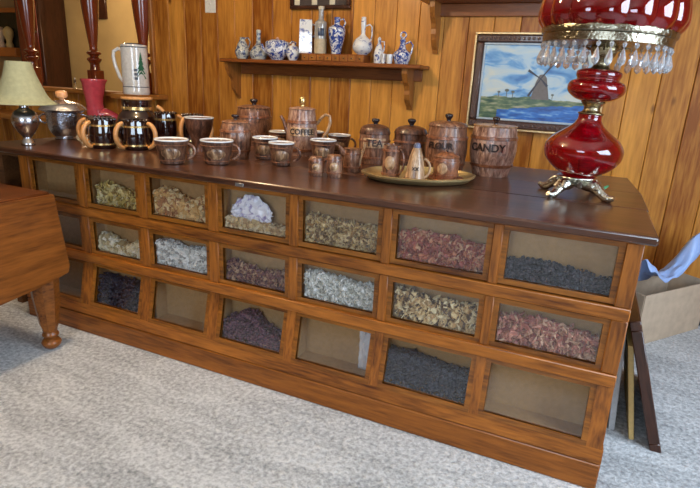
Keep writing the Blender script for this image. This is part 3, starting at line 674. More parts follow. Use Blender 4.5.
# tray with scalloped rim
t = thing('serving_tray', 'oval gilt metal tray holding the small brown creamer set', 'tray', (1.412, .398, CT), .5)
def oval(prof, b, n=72, sc=.012):
    o = len(b.v)
    for rx, ry, z in prof:
        for i in range(n):
            a = i/n*2*PI; k = 1+sc*math.cos(a*8); b.v.append((rx*k*math.cos(a), ry*k*math.sin(a), z))
    for j in range(len(prof)-1):
        for i in range(n): b.f.append((o+j*n+i, o+j*n+(i+1) % n, o+(j+1)*n+(i+1) % n, o+(j+1)*n+i))
    b.f.append(tuple(o+i for i in range(n))[::-1]); b.f.append(tuple(o+(len(prof)-1)*n+i for i in range(n)))
b = MB(); oval([(.180, .125, 0), (.205, .145, .006), (.218, .160, .018), (.224, .165, .021), (.226, .167, .028), (.220, .161, .030), (.212, .155, .020), (.195, .142, .009), (.18, .13, .006)], b); b.build('dish', tray_mat, t)
TZ = CT+.0063
t, f, rad = canister('tankard', 1.319, .330, [(.0345, .009), (.0350, .06), (.0335, .128)], None, None, 'tall narrow brown barrel tankard at the left end of the gilt tray', 'tankard', group=None, z=TZ, mats=(brownware, None), hoops=(.15, .85))
emblem(rad(.035), rad(.09), .035, .09, f-.2, .024, tanware, t); handle(f+R90-.6, .034, .07, .025, .045, .005, brownware, t)
b = MB(); b.lathe([(.0335, .127), (.031, .130), (.029, .1), (.001, .09)], 30); b.build('lining', knobware, t)
t, f, rad = canister('cone_jug', 1.427, .300, [(.0400, .006), (.036, .03), (.0281, .0839), (.0150, .130)], None, None, 'cone shaped brown jug with a grey stopper on the gilt tray', 'jug', 'XX', .018, .055, group=None, z=TZ, mats=(tanware, None), hoops=(.1,))
b = MB(); b.lathe(spl([(.013, .128), (.0125, .14), (.009, .147), (.001, .149)]), 16); b.build('stopper', plain('blue_grey_stopper', (.12, .13, .2), .3), t)
handle(f+R90-.1, .026, .055, .028, .036, .005, tanware, t)
t, f, rad = canister('sugar_pot', 1.509, .440, [(.046, .006), (.0510, .0500), (.0480, .082)], (.034, .020), (.006, .008), 'round brown sugar pot on a copper saucer on the gilt tray', 'sugar pot', group=None, z=TZ+.006, mats=(hoopware, hoopware), hoops=(.2, .85))
emblem(rad(.02), rad(.065), .02, .065, f-.3, .025, tanware, t)
b = MB(); b.lathe(spl([(.045, 0), (.06, .001), (.071, .006), (.072, .009), (.060, .006), (.02, .0055)], 3), 44); tag(b.build('saucer', plain('copper_saucer', (.42, .15, .07), .25, metal=.7), loc=(1.509, .440, TZ)), 'copper brown saucer under the round sugar pot', 'saucer')

# ---------------------------------------------------------------- left end of the counter
t = thing('table_lamp', 'small pewter table lamp with pale green bell shade', 'lamp', (-.42, .075, CT))
b = MB(); b.lathe(spl([(.030, 0), (.031, .010), (.019, .035), (.024, .045), (.042, .071), (.059, .112), (.048, .150), (.022, .170), (.020, .185), (.012, .19), (.011, .27)]), 36); b.build('base', pewter, t)
b = MB(); b.lathe(spl([(.141, .192), (.108, .222), (.082, .280), (.064, .33), (.052, .378)]), 48, lobes=16, la=.012)
o = b.build('lamp_shade', shade_cloth, t)
me = o.data; import bmesh
bm_ = bmesh.new(); bm_.from_mesh(me); bmesh.ops.delete(bm_, geom=[f_ for f_ in bm_.faces if len(f_.verts) > 4], context='FACES_ONLY'); bm_.to_mesh(me); bm_.free()
md = o.modifiers.new('t', 'SOLIDIFY'); md.thickness = .002
b = MB(); b.lathe([(.006, .27), (.02, .285), (.03, .33), (.02, .365), (.004, .375)], 16); b.build('bulb', white_glaze, t)
t = thing('ice_bucket', 'hammered aluminium ice bucket with lid and wooden knob', 'bucket', (-.518, .356, CT))
b = MB(); b.lathe(spl([(.050, 0), (.053, .006), (.047, .012), (.060, .025), (.077, .06), (.086, .139)]), 44); b.build('body', hammered, t)
b = MB(); b.lathe(spl([(.088, .139), (.112, .150), (.110, .157), (.083, .182), (.03, .197), (.001, .2)]), 44); l = b.build('lid', hammered, t)
b = MB(); b.lathe(spl([(.012, .197), (.012, .207), (.027, .215), (.027, .240), (.014, .246), (.001, .248)], 4), 20); b.build('knob', plain('peach_wood_knob', (.72, .38, .19), .35, coat=.3), l)
for sg in (-1, 1):
    f = facing((-.518, .356))+sg*R90; b = MB(); b.tube(arc(.083, .105, .03, .022, -90, 90, f), .0045, 8); b.build('handle', pewter, t)
# ornate metal flame-like ornament standing on the low sill behind the ice bucket
def star(x, y, z, s, label):
    b = MB()
    b.lathe(spl([(s*.5, 0), (s*.5, s*.1), (s*.15, s*.3), (s*.12, s*.6)], 3), 12)
    for k in range(5):
        a = math.radians(90+72*k); c = Vector((0, 0, s*1.4))
        tip = c+Vector((math.cos(a)*s*.9, 0, math.sin(a)*s*.9)); b.tube([c, (c+tip)/2, tip], [s*.26, s*.2, s*.03], 6)
    return tag(b.build('star_ornament', silver, loc=(x, y, z), rotz=-.4), label, 'ornament')
star(-1.45, 1.66, 1.022, .036, 'tiny silver star ornament on the ledge left of the white stein')
star(-1.99, 1.65, 1.022, .044, 'silver star ornament on the ledge behind the ice bucket')
# pink glass boot on the lower sill
t = thing('glass_boot', 'pink red pressed glass boot standing behind the dark mugs', 'boot', (-1.600, 1.50, .793), facing((-1.6, 1.5))+R90-.25)
pinkglass = plain('cranberry_glass', (.58, .07, .10), .18, coat=.6, bumpy=.8, bscale=40)
b = MB(); n = 28; rings = [(.0, .01, .070, .055), (.03, .0, .070, .057), (.075, -.004, .068, .06), (.135, -.008, .062, .06), (.185, -.008, .068, .068), (.235, -.006, .078, .076), (.29, -.002, .086, .084), (.315, .0, .098, .092), (.322, .0, .096, .09), (.31, .0, .084, .08), (.2, -.006, .045, .045)]
for z, cx_, rx, ry in rings:
    for i in range(n): a = i/n*2*PI; b.v.append((cx_+rx*math.cos(a)*(1+.03*math.cos(6*a)), ry*math.sin(a), z))
for j in range(len(rings)-1):
    for i in range(n): b.f.append((j*n+i, j*n+(i+1) % n, (j+1)*n+(i+1) % n, (j+1)*n+i))
b.f.append(tuple(range(n))[::-1]); b.f.append(tuple((len(rings)-1)*n+i for i in range(n)))
b.build('shaft', pinkglass, t)
b = MB(); b.tube([(.02, 0, .055), (.07, 0, .055), (.115, 0, .042), (.15, 0, .032), (.165, 0, .028)], [.052, .050, .040, .03, .012], 16); 
b.v = [(x_, y_, max(z_, .002)) for x_, y_, z_ in b.v]; b.build('toe', pinkglass, t)
# white stein with the evergreen
t = thing('white_stein', 'tall white stein with a green evergreen tree and dark bands', 'stein', (-1.177, 1.516, 1.022)); f = facing((-1.26, 1.6))
b = MB(); b.lathe(spl([(.092, 0), (.096, .02), (.094, .06), (.094, .28), (.092, .345), (.088, .352)], 3), 44); b.build('body', white_glaze, t)
navy = plain('navy_band', (.03, .05, .10), .3)
for z in (.055, .335): b = MB(); b.lathe([(.0945, z-.003), (.0965, z-.002), (.0965, z+.002), (.0945, z+.003)], 44); b.build('dark_band', navy, t)
b = MB(); b.lathe(spl([(.07, .352), (.066, .36), (.03, .366), (.001, .368)], 3), 24); b.build('lid', knobware, t)
b = MB(); hh = f-R90-.1; b.tube([((.09+d)*math.cos(hh), (.09+d)*math.sin(hh), z) for d, z in ((-.01, .31), (.02, .32), (.05, .30), (.055, .26), (.045, .2), (.02, .12), (-.01, .08))], .013, 10); b.build('handle', white_glaze, t)
b = MB()
for k in range(5):
    z0 = .115+k*.033; hw = .042-.0075*k; n = 8; vs = []
    for rr in (.0945, .0975):
        for i in range(n+1): a = f+.45+(-hw+2*hw*i/n)/.095; vs.append((rr*math.cos(a), rr*math.sin(a), z0))
        vs.append((rr*math.cos(f+.45), rr*math.sin(f+.45), z0+.055))
    F = [tuple(range(n+2)), tuple(range(n+2, 2*n+4))[::-1]]+[(i, i+1, n+3+i, n+2+i) for i in range(n+1)]+[(n+1, 0, n+2, 2*n+3)]
    b.add(vs, F)
b.build('tree_emblem', plain('evergreen_glaze', (.03, .16, .09), .4), t, smooth=False)
for k, (dz) in enumerate((.175, .145, .115)):
    b = MB(); 
    for i in range(3): a = f-.02+.07*i; b.box(-.0026, .0026, -.0035, .0035, -.009, .009); 
    vs = b.v; nv = []
    for i in range(3):
        a = f-.05+.09*i; c_, s_ = math.cos(a), math.sin(a)
        for (vx, vy, vz) in vs[i*8:(i+1)*8]: r_ = .0950+vx; nv.append((r_*c_-vy*s_, r_*s_+vy*c_, dz+vz))
    b.v = nv; b.build('mark', navy, t, smooth=False)

# ---------------------------------------------------------------- red parlour lamp
t = thing('parlor_lamp', 'tall ruby red glass parlor lamp with crystal drops and ornate foot', 'lamp', (1.986, .470, CT))
b = MB(); b.lathe(spl([(.048, .070), (.064, .072), (.066, .066), (.045, .060), (.048, .055), (.03, .045), (.028, .035)], 4), 40, lobes=8, la=.04)
for k in range(4):
    a = math.radians(-122+90*k)
    b.tube([(r*math.cos(a), r*math.sin(a), z) for r, z in ((.030, .046), (.055, .048), (.080, .042), (.100, .027), (.120, .014), (.140, .012), (.154, .018))], [.020, .026, .021, .016, .016, .0125, .008], 12)
    for sg in (-1, 1):
        b.tube([(r*math.cos(a+sg*.14*r/.09), r*math.sin(a+sg*.14*r/.09), z) for r, z in ((.06, .05), (.085, .056), (.1, .04), (.085, .03), (.075, .038))], [.006, .007, .007, .006, .004], 8)
for k in range(4):
    a = math.radians(-77+90*k); b.tube([(r*math.cos(a), r*math.sin(a), z) for r, z in ((.04, .045), (.06, .045), (.066, .055), (.05, .062))], [.012, .012, .01, .008], 8)
b.build('foot', silver, t)
b = MB(); b.lathe(spl([(.045, .066), (.068, .080), (.102, .104), (.127, .134), (.133, .160), (.130, .180), (.113, .206), (.082, .230), (.053, .252), (.040, .272), (.039, .288), (.034, .292)], 6), 64); b.build('lower_globe', ruby, t)
b = MB(); b.lathe(spl([(.040, .288), (.043, .294), (.030, .300), (.027, .314), (.036, .326), (.040, .332), (.032, .336)], 4), 40); b.build('collar', brass, t)
b = MB(); b.lathe(spl([(.038, .333), (.064, .341), (.089, .360), (.095, .381), (.087, .397), (.071, .405), (.070, .411), (.074, .420), (.072, .432), (.060, .438)], 5), 64); b.build('upper_globe', ruby, t)
b = MB(); b.lathe(spl([(.055, .439), (.030, .445), (.024, .460), (.030, .475), (.040, .49), (.044, .51), (.036, .53)], 4), 40)
for k in range(3):
    a = 2*PI*k/3+.5; b.tube([(.035*math.cos(a), .035*math.sin(a), .500), (.12*math.cos(a), .12*math.sin(a), .53), (.203*math.cos(a), .203*math.sin(a), .530)], .004, 6)
b.build('burner', brass, t)
b = MB(); b.lathe([(.198, .515), (.204, .516), (.205, .540), (.210, .543), (.213, .552), (.211, .562), (.205, .564), (.203, .54), (.198, .53)], 96, lobes=48, la=.006); b.build('shade_ring', plain('ring_brass', (.30, .27, .20), .22, metal=1, bumpy=1, bscale=90), t)
b = MB(); b.lathe(spl([(.203, .560), (.216, .578), (.222, .60), (.216, .65), (.195, .71), (.16, .77), (.10, .795), (.085, .82), (.085, .84)], 6), 160, lobes=16, la=.055)
o = b.build('glass_shade', ruby, t)
bm_ = bmesh.new(); bm_.from_mesh(o.data); bmesh.ops.delete(bm_, geom=[f_ for f_ in bm_.faces if len(f_.verts) > 4], context='FACES_ONLY'); bm_.to_mesh(o.data); bm_.free()
o.modifiers.new('t', 'SOLIDIFY').thickness = .004
b = MB(); b.lathe([(.0005, 0), (.006, -.006), (.004, -.014), (.001, -.018)], 6)
b.lathe([(.001, -.019), (.005, -.030), (.0105, -.050), (.0085, -.062), (.0005, -.070)], 6)
dm = b.build('crystal_drop', crystal, t, smooth=False); cr_me = dm.data
NC = 34
for k in range(NC):
    a = 2*PI*k/NC; o = dm if k == 0 else dm.copy()
    if k: C.objects.link(o); o.parent = t
    o.scale = (1.25, 1.25, 1.05); o.location = (.2015*math.cos(a), .2015*math.sin(a), .515); o.rotation_euler = (0, 0, a)
for ch in t.children:   # the stem leans a little on its foot
    if not ch.name.startswith('foot'):
        ch.matrix_local = Matrix.Rotation(math.radians(2.2), 4, Vector((-.41, .91, 0))) @ Matrix.LocRotScale(ch.location, ch.rotation_euler, ch.scale)
b = MB()
vs = []; F = []
for i in range(7):
    tt = i/6; w_ = .012*math.sin(tt*PI*.92+.15)
    for sg in (-1, 0, 1): vs.append((tt*.055, sg*w_, .004+.016*tt-.006*abs(sg)))
for i in range(6):
    for k in range(2): F.append((i*3+k, i*3+k+1, i*3+k+4, i*3+k+3))
b.add(vs, F); o = b.build('fabric_leaf', plain('green_leaf', (.05, .22, .09), .6), loc=(2.06, .60, CT+.006), rotz=.7); o.modifiers.new('t', 'SOLIDIFY').thickness = .0015
tag(o, 'small green leaf lying behind the foot of the red lamp', 'leaf')

# ---------------------------------------------------------------- wall shelf and blue and white ware
def bracket(parent, x0, x1, zt, h, d):
    pf = [(WY, zt)]+[(WY-d*k, zt-h*q) for k, q in ((1, 0), (1, .12), (.93, .2), (.80, .32), (.62, .42), (.55, .52), (.56, .62), (.5, .74), (.32, .85), (.15, .93), (.1, 1.))]+[(WY, zt-h)]
    b = MB(); b.prism(pf, x0, x1, 'x'); b.build('bracket', bracket_wood, parent, smooth=False)
SZ = 1.303
t = thing('wall_shelf', 'brown wooden wall shelf on curved brackets holding blue and white ware', 'shelf')
b = MB(); b.box(-.42, 1.03, 1.535, WY, SZ-.024, SZ, .005); b.build('board', shelf_wood, t)
b = MB(); b.box(-.36, .99, WY-.022, WY-.001, SZ-.095, SZ-.024, .003); b.build('back_rail', shelf_wood, t)
bracket(t, -.40, -.375, SZ-.024, .245, .16); bracket(t, .905, .940, SZ-.024, .245, .16)
t = thing('upper_wall_shelf', 'upper wooden wall shelf at the top edge above the painting', 'shelf')
b = MB(); b.box(.98, 2.3, 1.535, WY, 1.655, 1.68, .005); b.build('board', shelf_wood, t)
b = MB(); b.box(1.02, 2.25, WY-.022, WY-.001, 1.585, 1.655, .003); b.build('back_rail', shelf_wood, t)
bracket(t, 1.045, 1.075, 1.655, .28, .16)

t = thing('spice_drawer_box', 'low orange brown box of small square drawers on the shelf', 'box', (.432, 1.62, SZ))
b = MB(); b.box(-.222, .222, -.05, .05, 0, .0485, .002); b.build('case', shelf_wood, t)
for k in range(8):
    x = -.194+k*.0555; b = MB(); b.box(x-.024, x+.024, -.054, -.048, .006, .043, .002); d = b.build('drawer', bracket_wood, t)
    b = MB(); b.lathe([(.004, 0), (.005, .006), (.001, .009)], 8); kn = b.build('knob', brass, d, loc=(x, -.054, .024)); kn.rotation_euler = (R90, 0, 0)
BZ = SZ+.0487
dl = [delft('delft_glaze_a', 0, amount=.52, scale=30), delft('delft_glaze_b', 4, amount=.47, scale=38), delft('delft_grey', 7, (.07, .10, .2), (.50, .53, .50), .5, 30), delft('delft_pale', 9, amount=.58, scale=26)]
def vessel(name, x, y, z, prof, mat, label, cat, parts=(), seg=32, groove=0, sq=0):
    t = thing(name, label, cat, (x, y, z), group='blue and white ware on the wall shelf'); b = MB()
    if sq: b.lathe(prof, 4, a0=PI/4+.4, a1=PI/4+.4+2*PI)
    else: b.lathe(spl([(prof[0][0]*.9, 0)]+list(prof)), seg)
    b.build('body', mat, t)
    f = facing((x, y))
    for nm, pts, r, sgn, *mm in parts:
        a = f+sgn*R90-.0; b = MB(); b.tube([(d*math.cos(a), d*math.sin(a), zz) for d, zz in pts], r, 8); b.build(nm, mm[0] if mm else mat, t)
    return t, f
H_ = 'handle'
vessel('jug', -.284, 1.62, SZ, [(.0348, .0033), (.0519, .045), (.0345, .0947), (.0172, .130), (.020, .142)], dl[2], 'squat grey and blue jug at the far left end of the shelf', 'jug', [(H_, ((.014, .135), (.04, .142), (.052, .115), (.045, .085), (.035, .075)), .005, 1)])
vessel('decanter', -.152, 1.62, SZ, [(.048, .0032), (.0615, .035), (.0409, .0774), (.0184, .1029), (.0145, .15), (.0165, .182), (.012, .192)], dl[2], 'grey blue decanter with a slim neck, second from left on shelf', 'decanter')
t, f = vessel('teapot', -.002, 1.62, SZ, [(.0405, .0032), (.044, .01), (.0800, .048), (.0820, .08), (.0790, .112), (.070, .120)], dl[1], 'wide blue and white teapot with a small pink knob on shelf', 'teapot', [(H_, ((.075, .105), (.10, .125), (.122, .118), (.115, .09), (.085, .06)), .006, 1), ('spout', ((.07, .05), (.095, .07), (.105, .10)), [.014, .01, .007], -1)])
b = MB(); b.lathe(spl([(.06, .119), (.05, .128), (.012, .133)], 3), 28); l = b.build('lid', dl[1], t)
b = MB(); b.lathe(spl([(.006, .131), (.011, .140), (.001, .148)], 3), 14); b.build('knob', plain('pink_knob', (.7, .42, .33), .3), l)
t, f = vessel('lidded_pot', .122, 1.615, SZ, [(.0267, .0032), (.0452, .045), (.034, .0847), (.022, .095)], dl[0], 'small round blue and white lidded pot left of the drawer box', 'pot')
b = MB(); b.lathe(spl([(.022, .094), (.009, .102), (.010, .108), (.001, .112)], 3), 14); b.build('lid', white_glaze, t)
t, f = vessel('tall_mug', .216, 1.62, BZ, [(.058, 0), (.060, .01), (.056, .19), (.054, .204)], dl[3], 'tall square white mug with blue base scene on drawer box', 'mug', [(H_, ((.038, .18), (.062, .175), (.064, .12), (.040, .1)), .006, 1)], sq=1)
t, f = vessel('bottle', .321, 1.62, BZ, [(.0402, .0031), (.0402, .09)], plain('beige_stoneware', (.50, .42, .28), .4), 'clear and beige square shouldered bottle with a tall neck on drawer box', 'bottle')
b = MB(); b.lathe(spl([(.0395, .09), (.0395, .175), (.036, .192), (.0191, .206), (.0165, .22), (.0165, .268)], 4), 28); b.build('glass_upper', plain('smoky_bottle_glass', (.36, .36, .35), .08, coat=1), t)
b = MB(); b.lathe([(.019, .266), (.020, .284), (.001, .286)], 16); b.build('cap', plain('beige_cap', (.6, .55, .42), .4), t)
b = MB(); n = 14; b.lathe([(.0402, .108), (.0412, .11), (.0412, .150), (.0402, .152)], 12, a0=f-.45, a1=f+.5); b.build('label_mark', navy, t)
vessel('eared_vase', .436, 1.62, BZ, [(.030, .003), (.034, .03), (.0477, .090), (.0537, .150), (.034, .170), (.0189, .180), (.020, .219)], delft('delft_strong', 12, amount=.46, scale=32), 'blue patterned broad shouldered vase with a ring handle on drawer box', 'vase', [(H_, ((.018, .205), (.04, .212), (.052, .19), (.042, .165), (.035, .162)), .005, 1)])
vessel('round_flask', .618, 1.62, BZ, [(.0314, .003), (.0560, .025), (.0625, .0531), (.048, .090), (.0161, .1173), (.0135, .15), (.0165, .18), (.014, .2208)], dl[3], 'pale round bodied flask with long neck and thin handle', 'flask', [(H_, ((.014, .17), (.04, .180), (.053, .165), (.055, .12), (.048, .08)), .0045, 1)])
vessel('cruet', .729, 1.62, SZ, [(.0267, .0029), (.029, .03), (.0309, .0587), (.0185, .0994), (.0092, .1225), (.011, .145), (.002, .157)], dl[0], 'small blue and white cruet with handle right of the drawer box', 'cruet', [(H_, ((.012, .13), (.03, .13), (.033, .1), (.028, .07)), .004, 1)])
vessel('miniature_cup', .771, 1.60, SZ, [(.0140, .0029), (.0150, .03), (.0154, .0584)], dl[0], 'tiny straight blue and white cup beside the small cruet', 'cup')
vessel('miniature_cup', .815, 1.585, SZ, [(.0160, .0029), (.0184, .03), (.0184, .0552)], dl[3], 'tiny wider blue and white cup in front of the right jug', 'cup')
vessel('jug', .876, 1.635, SZ, [(.040, .0029), (.0548, .045), (.050, .068), (.0243, .0921), (.0151, .122), (.018, .14), (.012, .150)], dl[1], 'blue and white jug with a ring top at the right end of shelf', 'jug',
       [(H_, ((.016, .12), (.045, .135), (.062, .115), (.055, .07), (.045, .05)), .0055, 1), ('ring_top', tuple((.001+.017*math.cos(a), .170+.017*math.sin(a)) for a in [i/12*2*PI-PI/2 for i in range(13)]), .005, 1)])

# sampler and light switch
t = thing('framed_sampler', 'dark framed checked sampler hanging above the shelf, cut by the top edge', 'sampler', (.25, WY, 1.632))
b = MB(); b.box(-.21, .23, -.03, -.001, 0, .022, .004); b.box(-.21, -.185, -.03, -.001, .022, .25, .004); b.box(.205, .23, -.03, -.001, .022, .25, .004); b.box(-.21, .23, -.03, -.001, .25, .272, .004); b.build('frame', dark_wood, t)
b = MB()
b.box(-.185, .205, -.012, -.004, .022, .25); b.build('backing', plain('sampler_dark', (.06, .045, .04), .8), t)
b = MB()
for i in range(6):
    for j in range(4):
        if (i+j) % 2 == 0: b.box(-.18+i*.065, -.18+i*.065+.04, -.016, -.012, .026+j*.055, .026+j*.055+.042, .002)
b.build('checks', plain('cream_checks', (.62, .58, .45), .8), t)
t = thing('light_switch', 'white light switch plate on the wood wall near the corner', 'switch', (-.628, WY, 1.615))
b = MB(); b.box(-.05, .045, -.007, -.0005, 0, .125, .003); b.build('plate', plain('switch_white', (.72, .72, .68), .4), t)
b = MB(); b.box(-.006, .006, -.018, -.007, .052, .072, .002); b.build('toggle', MATS['switch_white'], t)

# ---------------------------------------------------------------- painting
t = thing('windmill_painting', 'framed windmill landscape painting with blue sky on the wood wall', 'painting', (1.67, WY, .955))
PW, PH = .37, .545
gilt = plain('gilt_edge', (.72, .52, .26), .3, metal=.7, bumpy=.6, bscale=90)
frm = plain('dark_carved_frame', (.075, .035, .025), .35, coat=.4, bumpy=1, bscale=110)
b = MB()
for (x0, x1, z0, z1) in ((-PW+.012, PW-.012, 0.012, .055), (-PW+.012, PW-.012, PH-.055, PH-.012), (-PW+.012, -PW+.055, .055, PH-.055), (PW-.055, PW-.012, .055, PH-.055)): b.box(x0, x1, -.04, -.003, z0, z1, .008)
for k in range(26):
    for z in (.033, PH-.033): b.lathe([(.010, -.0), (.007, .006), (.001, .008)], 8, cx=0, cy=0); 
    nv = len(b.v)-48
    for q, z in ((0, .033), (1, PH-.033)):
        for i in range(24): vx, vy, vz = b.v[nv+q*24+i]; b.v[nv+q*24+i] = (-.33+k*.0264+vx, -.038-vz, z+vy)
b.build('frame', frm, t)
b = MB()
for (x0, x1, z0, z1) in ((-PW, PW, 0, .013), (-PW, PW, PH-.013, PH), (-PW, -PW+.013, .013, PH-.013), (PW-.013, PW, .013, PH-.013)): b.box(x0, x1, -.046, -.001, z0, z1, .003)
b.build('gilt_edge', gilt, t)
b = MB()
for (x0, x1, z0, z1) in ((-PW+.055, PW-.055, .055, .067), (-PW+.055, PW-.055, PH-.067, PH-.055), (-PW+.055, -PW+.067, .067, PH-.067), (PW-.067, PW-.055, .067, PH-.067)): b.box(x0, x1, -.028, -.003, z0, z1, .003)
b.build('liner', plain('pale_blue_liner', (.42, .50, .56), .5), t)
def canvas_mat():
    m, nt, bs = newmat('painted_landscape')
    tc = N(nt, 'ShaderNodeTexCoord'); sp = N(nt, 'ShaderNodeSeparateXYZ'); lk(nt, tc.outputs['Object'], sp.inputs[0])
    n = N(nt, 'ShaderNodeTexNoise'); n.inputs['Scale'].default_value = 6; n.inputs['Detail'].default_value = 6; n.inputs['Distortion'].default_value = .8; lk(nt, coords(nt, (1, 1, 2.2)), n.inputs['Vector'])
    sky = ramp(nt, [(.34, (.05, .17, .42)), (.45, (.14, .33, .58)), (.53, (.38, .52, .62)), (.68, (.55, .58, .52))]); lk(nt, n.outputs['Fac'], sky.inputs[0])
    n2 = N(nt, 'ShaderNodeTexNoise'); n2.inputs['Scale'].default_value = 22; n2.inputs['Detail'].default_value = 5; lk(nt, coords(nt, (.6, 1, 2.5)), n2.inputs['Vector'])
    land = ramp(nt, [(.35, (.02, .06, .035)), (.5, (.08, .13, .06)), (.6, (.22, .25, .12)), (.7, (.38, .35, .26))]); lk(nt, n2.outputs['Fac'], land.inputs[0])
    wat = ramp(nt, [(.35, (.01, .05, .22)), (.55, (.02, .14, .48)), (.72, (.22, .42, .62))]); lk(nt, n2.outputs['Fac'], wat.inputs[0])
    def ma(op, a, c, d=None):
        q = N(nt, 'ShaderNodeMath', operation=op)
        for i, s in enumerate((a, c, d)):
            if s is None: continue
            if isinstance(s, (int, float)): q.inputs[i].default_value = s
            else: lk(nt, s, q.inputs[i])
        return q.outputs[0]
    zj = ma('MULTIPLY_ADD', n.outputs['Fac'], .06, sp.outputs['Z'])
    f1 = ma('GREATER_THAN', zj, .222)          # sky above the horizon
    wl = ma('MULTIPLY_ADD', sp.outputs['X'], .10, .128)    # shoreline
    f2 = ma('LESS_THAN', ma('MULTIPLY_ADD', n2.outputs['Fac'], .05, sp.outputs['Z']), ma('ADD', wl, .035))
    f3 = ma('MULTIPLY', f2, ma('GREATER_THAN', sp.outputs['X'], -.2))
    a = N(nt, 'ShaderNodeMix', data_type='RGBA'); lk(nt, f3, a.inputs[0]); lk(nt, land.outputs[0], a.inputs[6]); lk(nt, wat.outputs[0], a.inputs[7])
    c = N(nt, 'ShaderNodeMix', data_type='RGBA'); lk(nt, f1, c.inputs[0]); lk(nt, a.outputs[2], c.inputs[6]); lk(nt, sky.outputs[0], c.inputs[7])
    # pale warm haze near the horizon is paint too
    lk(nt, c.outputs[2], bs.inputs['Base Color']); bs.inputs['Roughness'].default_value = .35; bump(nt, n2.outputs['Fac'], bs, .3, .001); return m
b = MB(); b.box(-PW+.06, PW-.06, -.016, -.006, .06, PH-.06); cv = b.build('canvas', canvas_mat(), t, smooth=False)
ox, oz = .03, .185
b = MB(); b.prism([(ox-.040, oz), (ox+.045, oz), (ox+.035, oz+.045), (ox+.022, oz+.105), (ox+.008, oz+.122), (ox-.012, oz+.118), (ox-.026, oz+.08)], -.0175, -.016, 'y'); b.v = [(ox+(x_-ox)*1.2, y_, oz+(z_-oz)*1.15) for x_, y_, z_ in b.v]; b.build('painted_windmill', plain('mill_paint', (.16, .14, .13), .5, bscale=60), cv, smooth=False)
b = MB()
for (dx, dz, ln) in ((.06, .085, 1), (-.05, -.085, 1), (-.075, .045, .85), (.05, -.05, .7)):
    e = Vector((dx*ln, dz*ln)); s = Vector((ox-.005, oz+.10)); p = Vector((-dz, dx)).normalized()*.006
    b.prism([(s.x-p.x*.3, s.y-p.y*.3), (s.x+p.x*.3, s.y+p.y*.3), (s.x+e.x+p.x, s.y+e.y+p.y), (s.x+e.x-p.x, s.y+e.y-p.y)], -.0186, -.0176, 'y')
b.v = [(ox+(x_-ox)*1.15, y_, oz+(z_-oz)*1.15) for x_, y_, z_ in b.v]; b.build('painted_sails', plain('sail_paint', (.05, .055, .08), .5), cv, smooth=False)
b = MB()
for (tx, s) in ((-.20, .8), (-.155, 1.1), (-.12, .9), (.10, .7)):
    b = MB()
    b.prism([(tx-.002, .19), (tx+.002, .19), (tx+.002, .19+.03*s), (tx-.002, .19+.03*s)], -.017, -.016, 'y')
    b.prism([(tx+.012*s*math.cos(a), .19+.035*s+.008*s*math.sin(a)) for a in [i/8*2*PI for i in range(8)]], -.0172, -.0162, 'y')
    b.build('painted_tree', plain('tree_paint', (.13, .14, .12), .6), cv, smooth=False)

# ---------------------------------------------------------------- things right of the cabinet
def leaning(name, bx, tx, y0, y1, h, th, mat, label, cat, frame=False):
    """board leaning on the cabinet end: bottom at x=bx, top at x=tx"""
    t = thing(name, label, cat, (bx, y0, 0)); ang = math.atan2(bx-tx, h)
    b = MB(); L_ = h/math.cos(ang)
    if frame:
        for (a0, a1, c0, c1) in ((0, y1-y0, 0, .035), (0, y1-y0, L_-.035, L_), (0, .035, .035, L_-.035), (y1-y0-.035, y1-y0, .035, L_-.035)): b.box(-th, 0, a0, a1, c0, c1, .003)
        o = b.build('frame', mat, t); b = MB(); b.box(-th*.6, -th*.3, .03, y1-y0-.03, .03, L_-.03); p = b.build('panel', plain('panel_dark', (.07, .03, .02), .5), t); p.rotation_euler = (0, -ang, 0)
    else: b.box(-th, 0, 0, y1-y0, 0, L_, .002); o = b.build('board', mat, t)
    o.rotation_euler = (0, -ang, 0)
leaning('picture_board', 2.264, 2.232, .33, .78, .43, .022, plain('grey_white_edge', (.45, .46, .47), .6), 'pale grey edged board upright against the cabinet end, leftmost of three', 'board')
leaning('picture_board', 2.328, 2.262, .30, .74, .36, .018, plain('yellow_edge', (.62, .43, .16), .55), 'thin yellow edged board leaning between the grey and the dark frame', 'board')
leaning('leaning_frame', 2.412, 2.262, .262, .80, .470, .036, dark_wood, 'dark wooden frame leaning outermost against the cabinet end', 'frame', True)
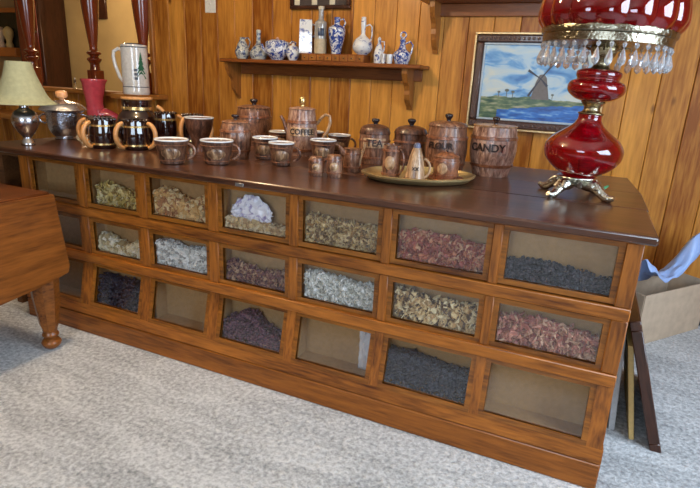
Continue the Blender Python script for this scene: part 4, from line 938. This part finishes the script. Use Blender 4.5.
# carton
ca = math.atan2(.42, .326); t = thing('cardboard_box', 'open cardboard box on the carpet right of the cabinet', 'box', (2.374, 1.135, 0), ca)
L_, D_, Hh = .535, .21, .27; b = MB()
b.box(0, L_, 0, .005, .004, Hh); b.box(0, L_, D_-.005, D_, .004, Hh); b.box(0, .005, .005, D_-.005, .004, Hh); b.box(L_-.005, L_, .005, D_-.005, .004, Hh); b.box(0, L_, 0, D_, 0, .005)
b.build('box_body', carton, t, smooth=False)
b = MB(); b.hexa([(-.004, .002, Hh), (-.001, .002, Hh), (-.001, D_, Hh), (-.004, D_, Hh)], [(-.05, .002, Hh+.01), (-.048, .002, Hh+.012), (-.048, D_, Hh+.012), (-.05, D_, Hh+.01)]) if False else b.box(-.004, -.001, .004, D_-.004, .12, Hh-.002); b.build('flap', carton, t, smooth=False)
def inbox(a, c): return (2.374+a*math.cos(ca)-c*math.sin(ca), 1.135+a*math.sin(ca)+c*math.cos(ca))
wx, wy = inbox(.012, .155)
t = thing('wooden_case', 'dark wooden case standing in the cardboard box against the wall', 'case', (wx, wy, .006), ca)
b = MB(); b.box(0, .125, 0, .04, 0, .395, .004); b.build('case_body', dark_wood, t)
b = MB(); b.box(.0, .128, -.003, .0, .385, .397, .001); b.build('metal_edge', pewter, t)
# blue plastic bag pouring out of the carton
b = MB(); vs = []; F = []; nu, nv = 30, 14
for j in range(nv):
    for i in range(nu):
        a, c = i/(nu-1), j/(nv-1)
        lx = .015+.50*a; ly = .010+.135*c
        peak = .10*math.exp(-((a-.03)/.14)**2)+.05+.20*math.exp(-((a-.85)/.25)**2)
        z = .283+peak*math.sin(PI*min(1, .25+c*.75))*1.0+.022*noise.noise(Vector((a*9, c*5, 2)))
        px, py = inbox(lx, ly); vs.append((px, py, z))
for j in range(nv-1):
    for i in range(nu-1): F.append((j*nu+i, j*nu+i+1, j*nu+nu+i+1, j*nu+nu+i))
b.add(vs, F); m, nt, bs = newmat('blue_plastic'); bs.inputs['Base Color'].default_value = (.35, .50, .85, 1); bs.inputs['Roughness'].default_value = .3; bs.inputs['Transmission Weight'].default_value = .1
o = b.build('plastic_bag', m); o.modifiers.new('t', 'SOLIDIFY').thickness = .001; tag(o, 'light blue plastic bag bulging out of the cardboard box', 'bag')
b = MB(); b.box(2.70, 2.86, 1.60, 1.68, .0, .05, .008); tag(b.build('power_strip', plain('black_plastic', (.02, .02, .025), .4)), 'black power strip on the carpet by the wall, right edge', 'power strip')
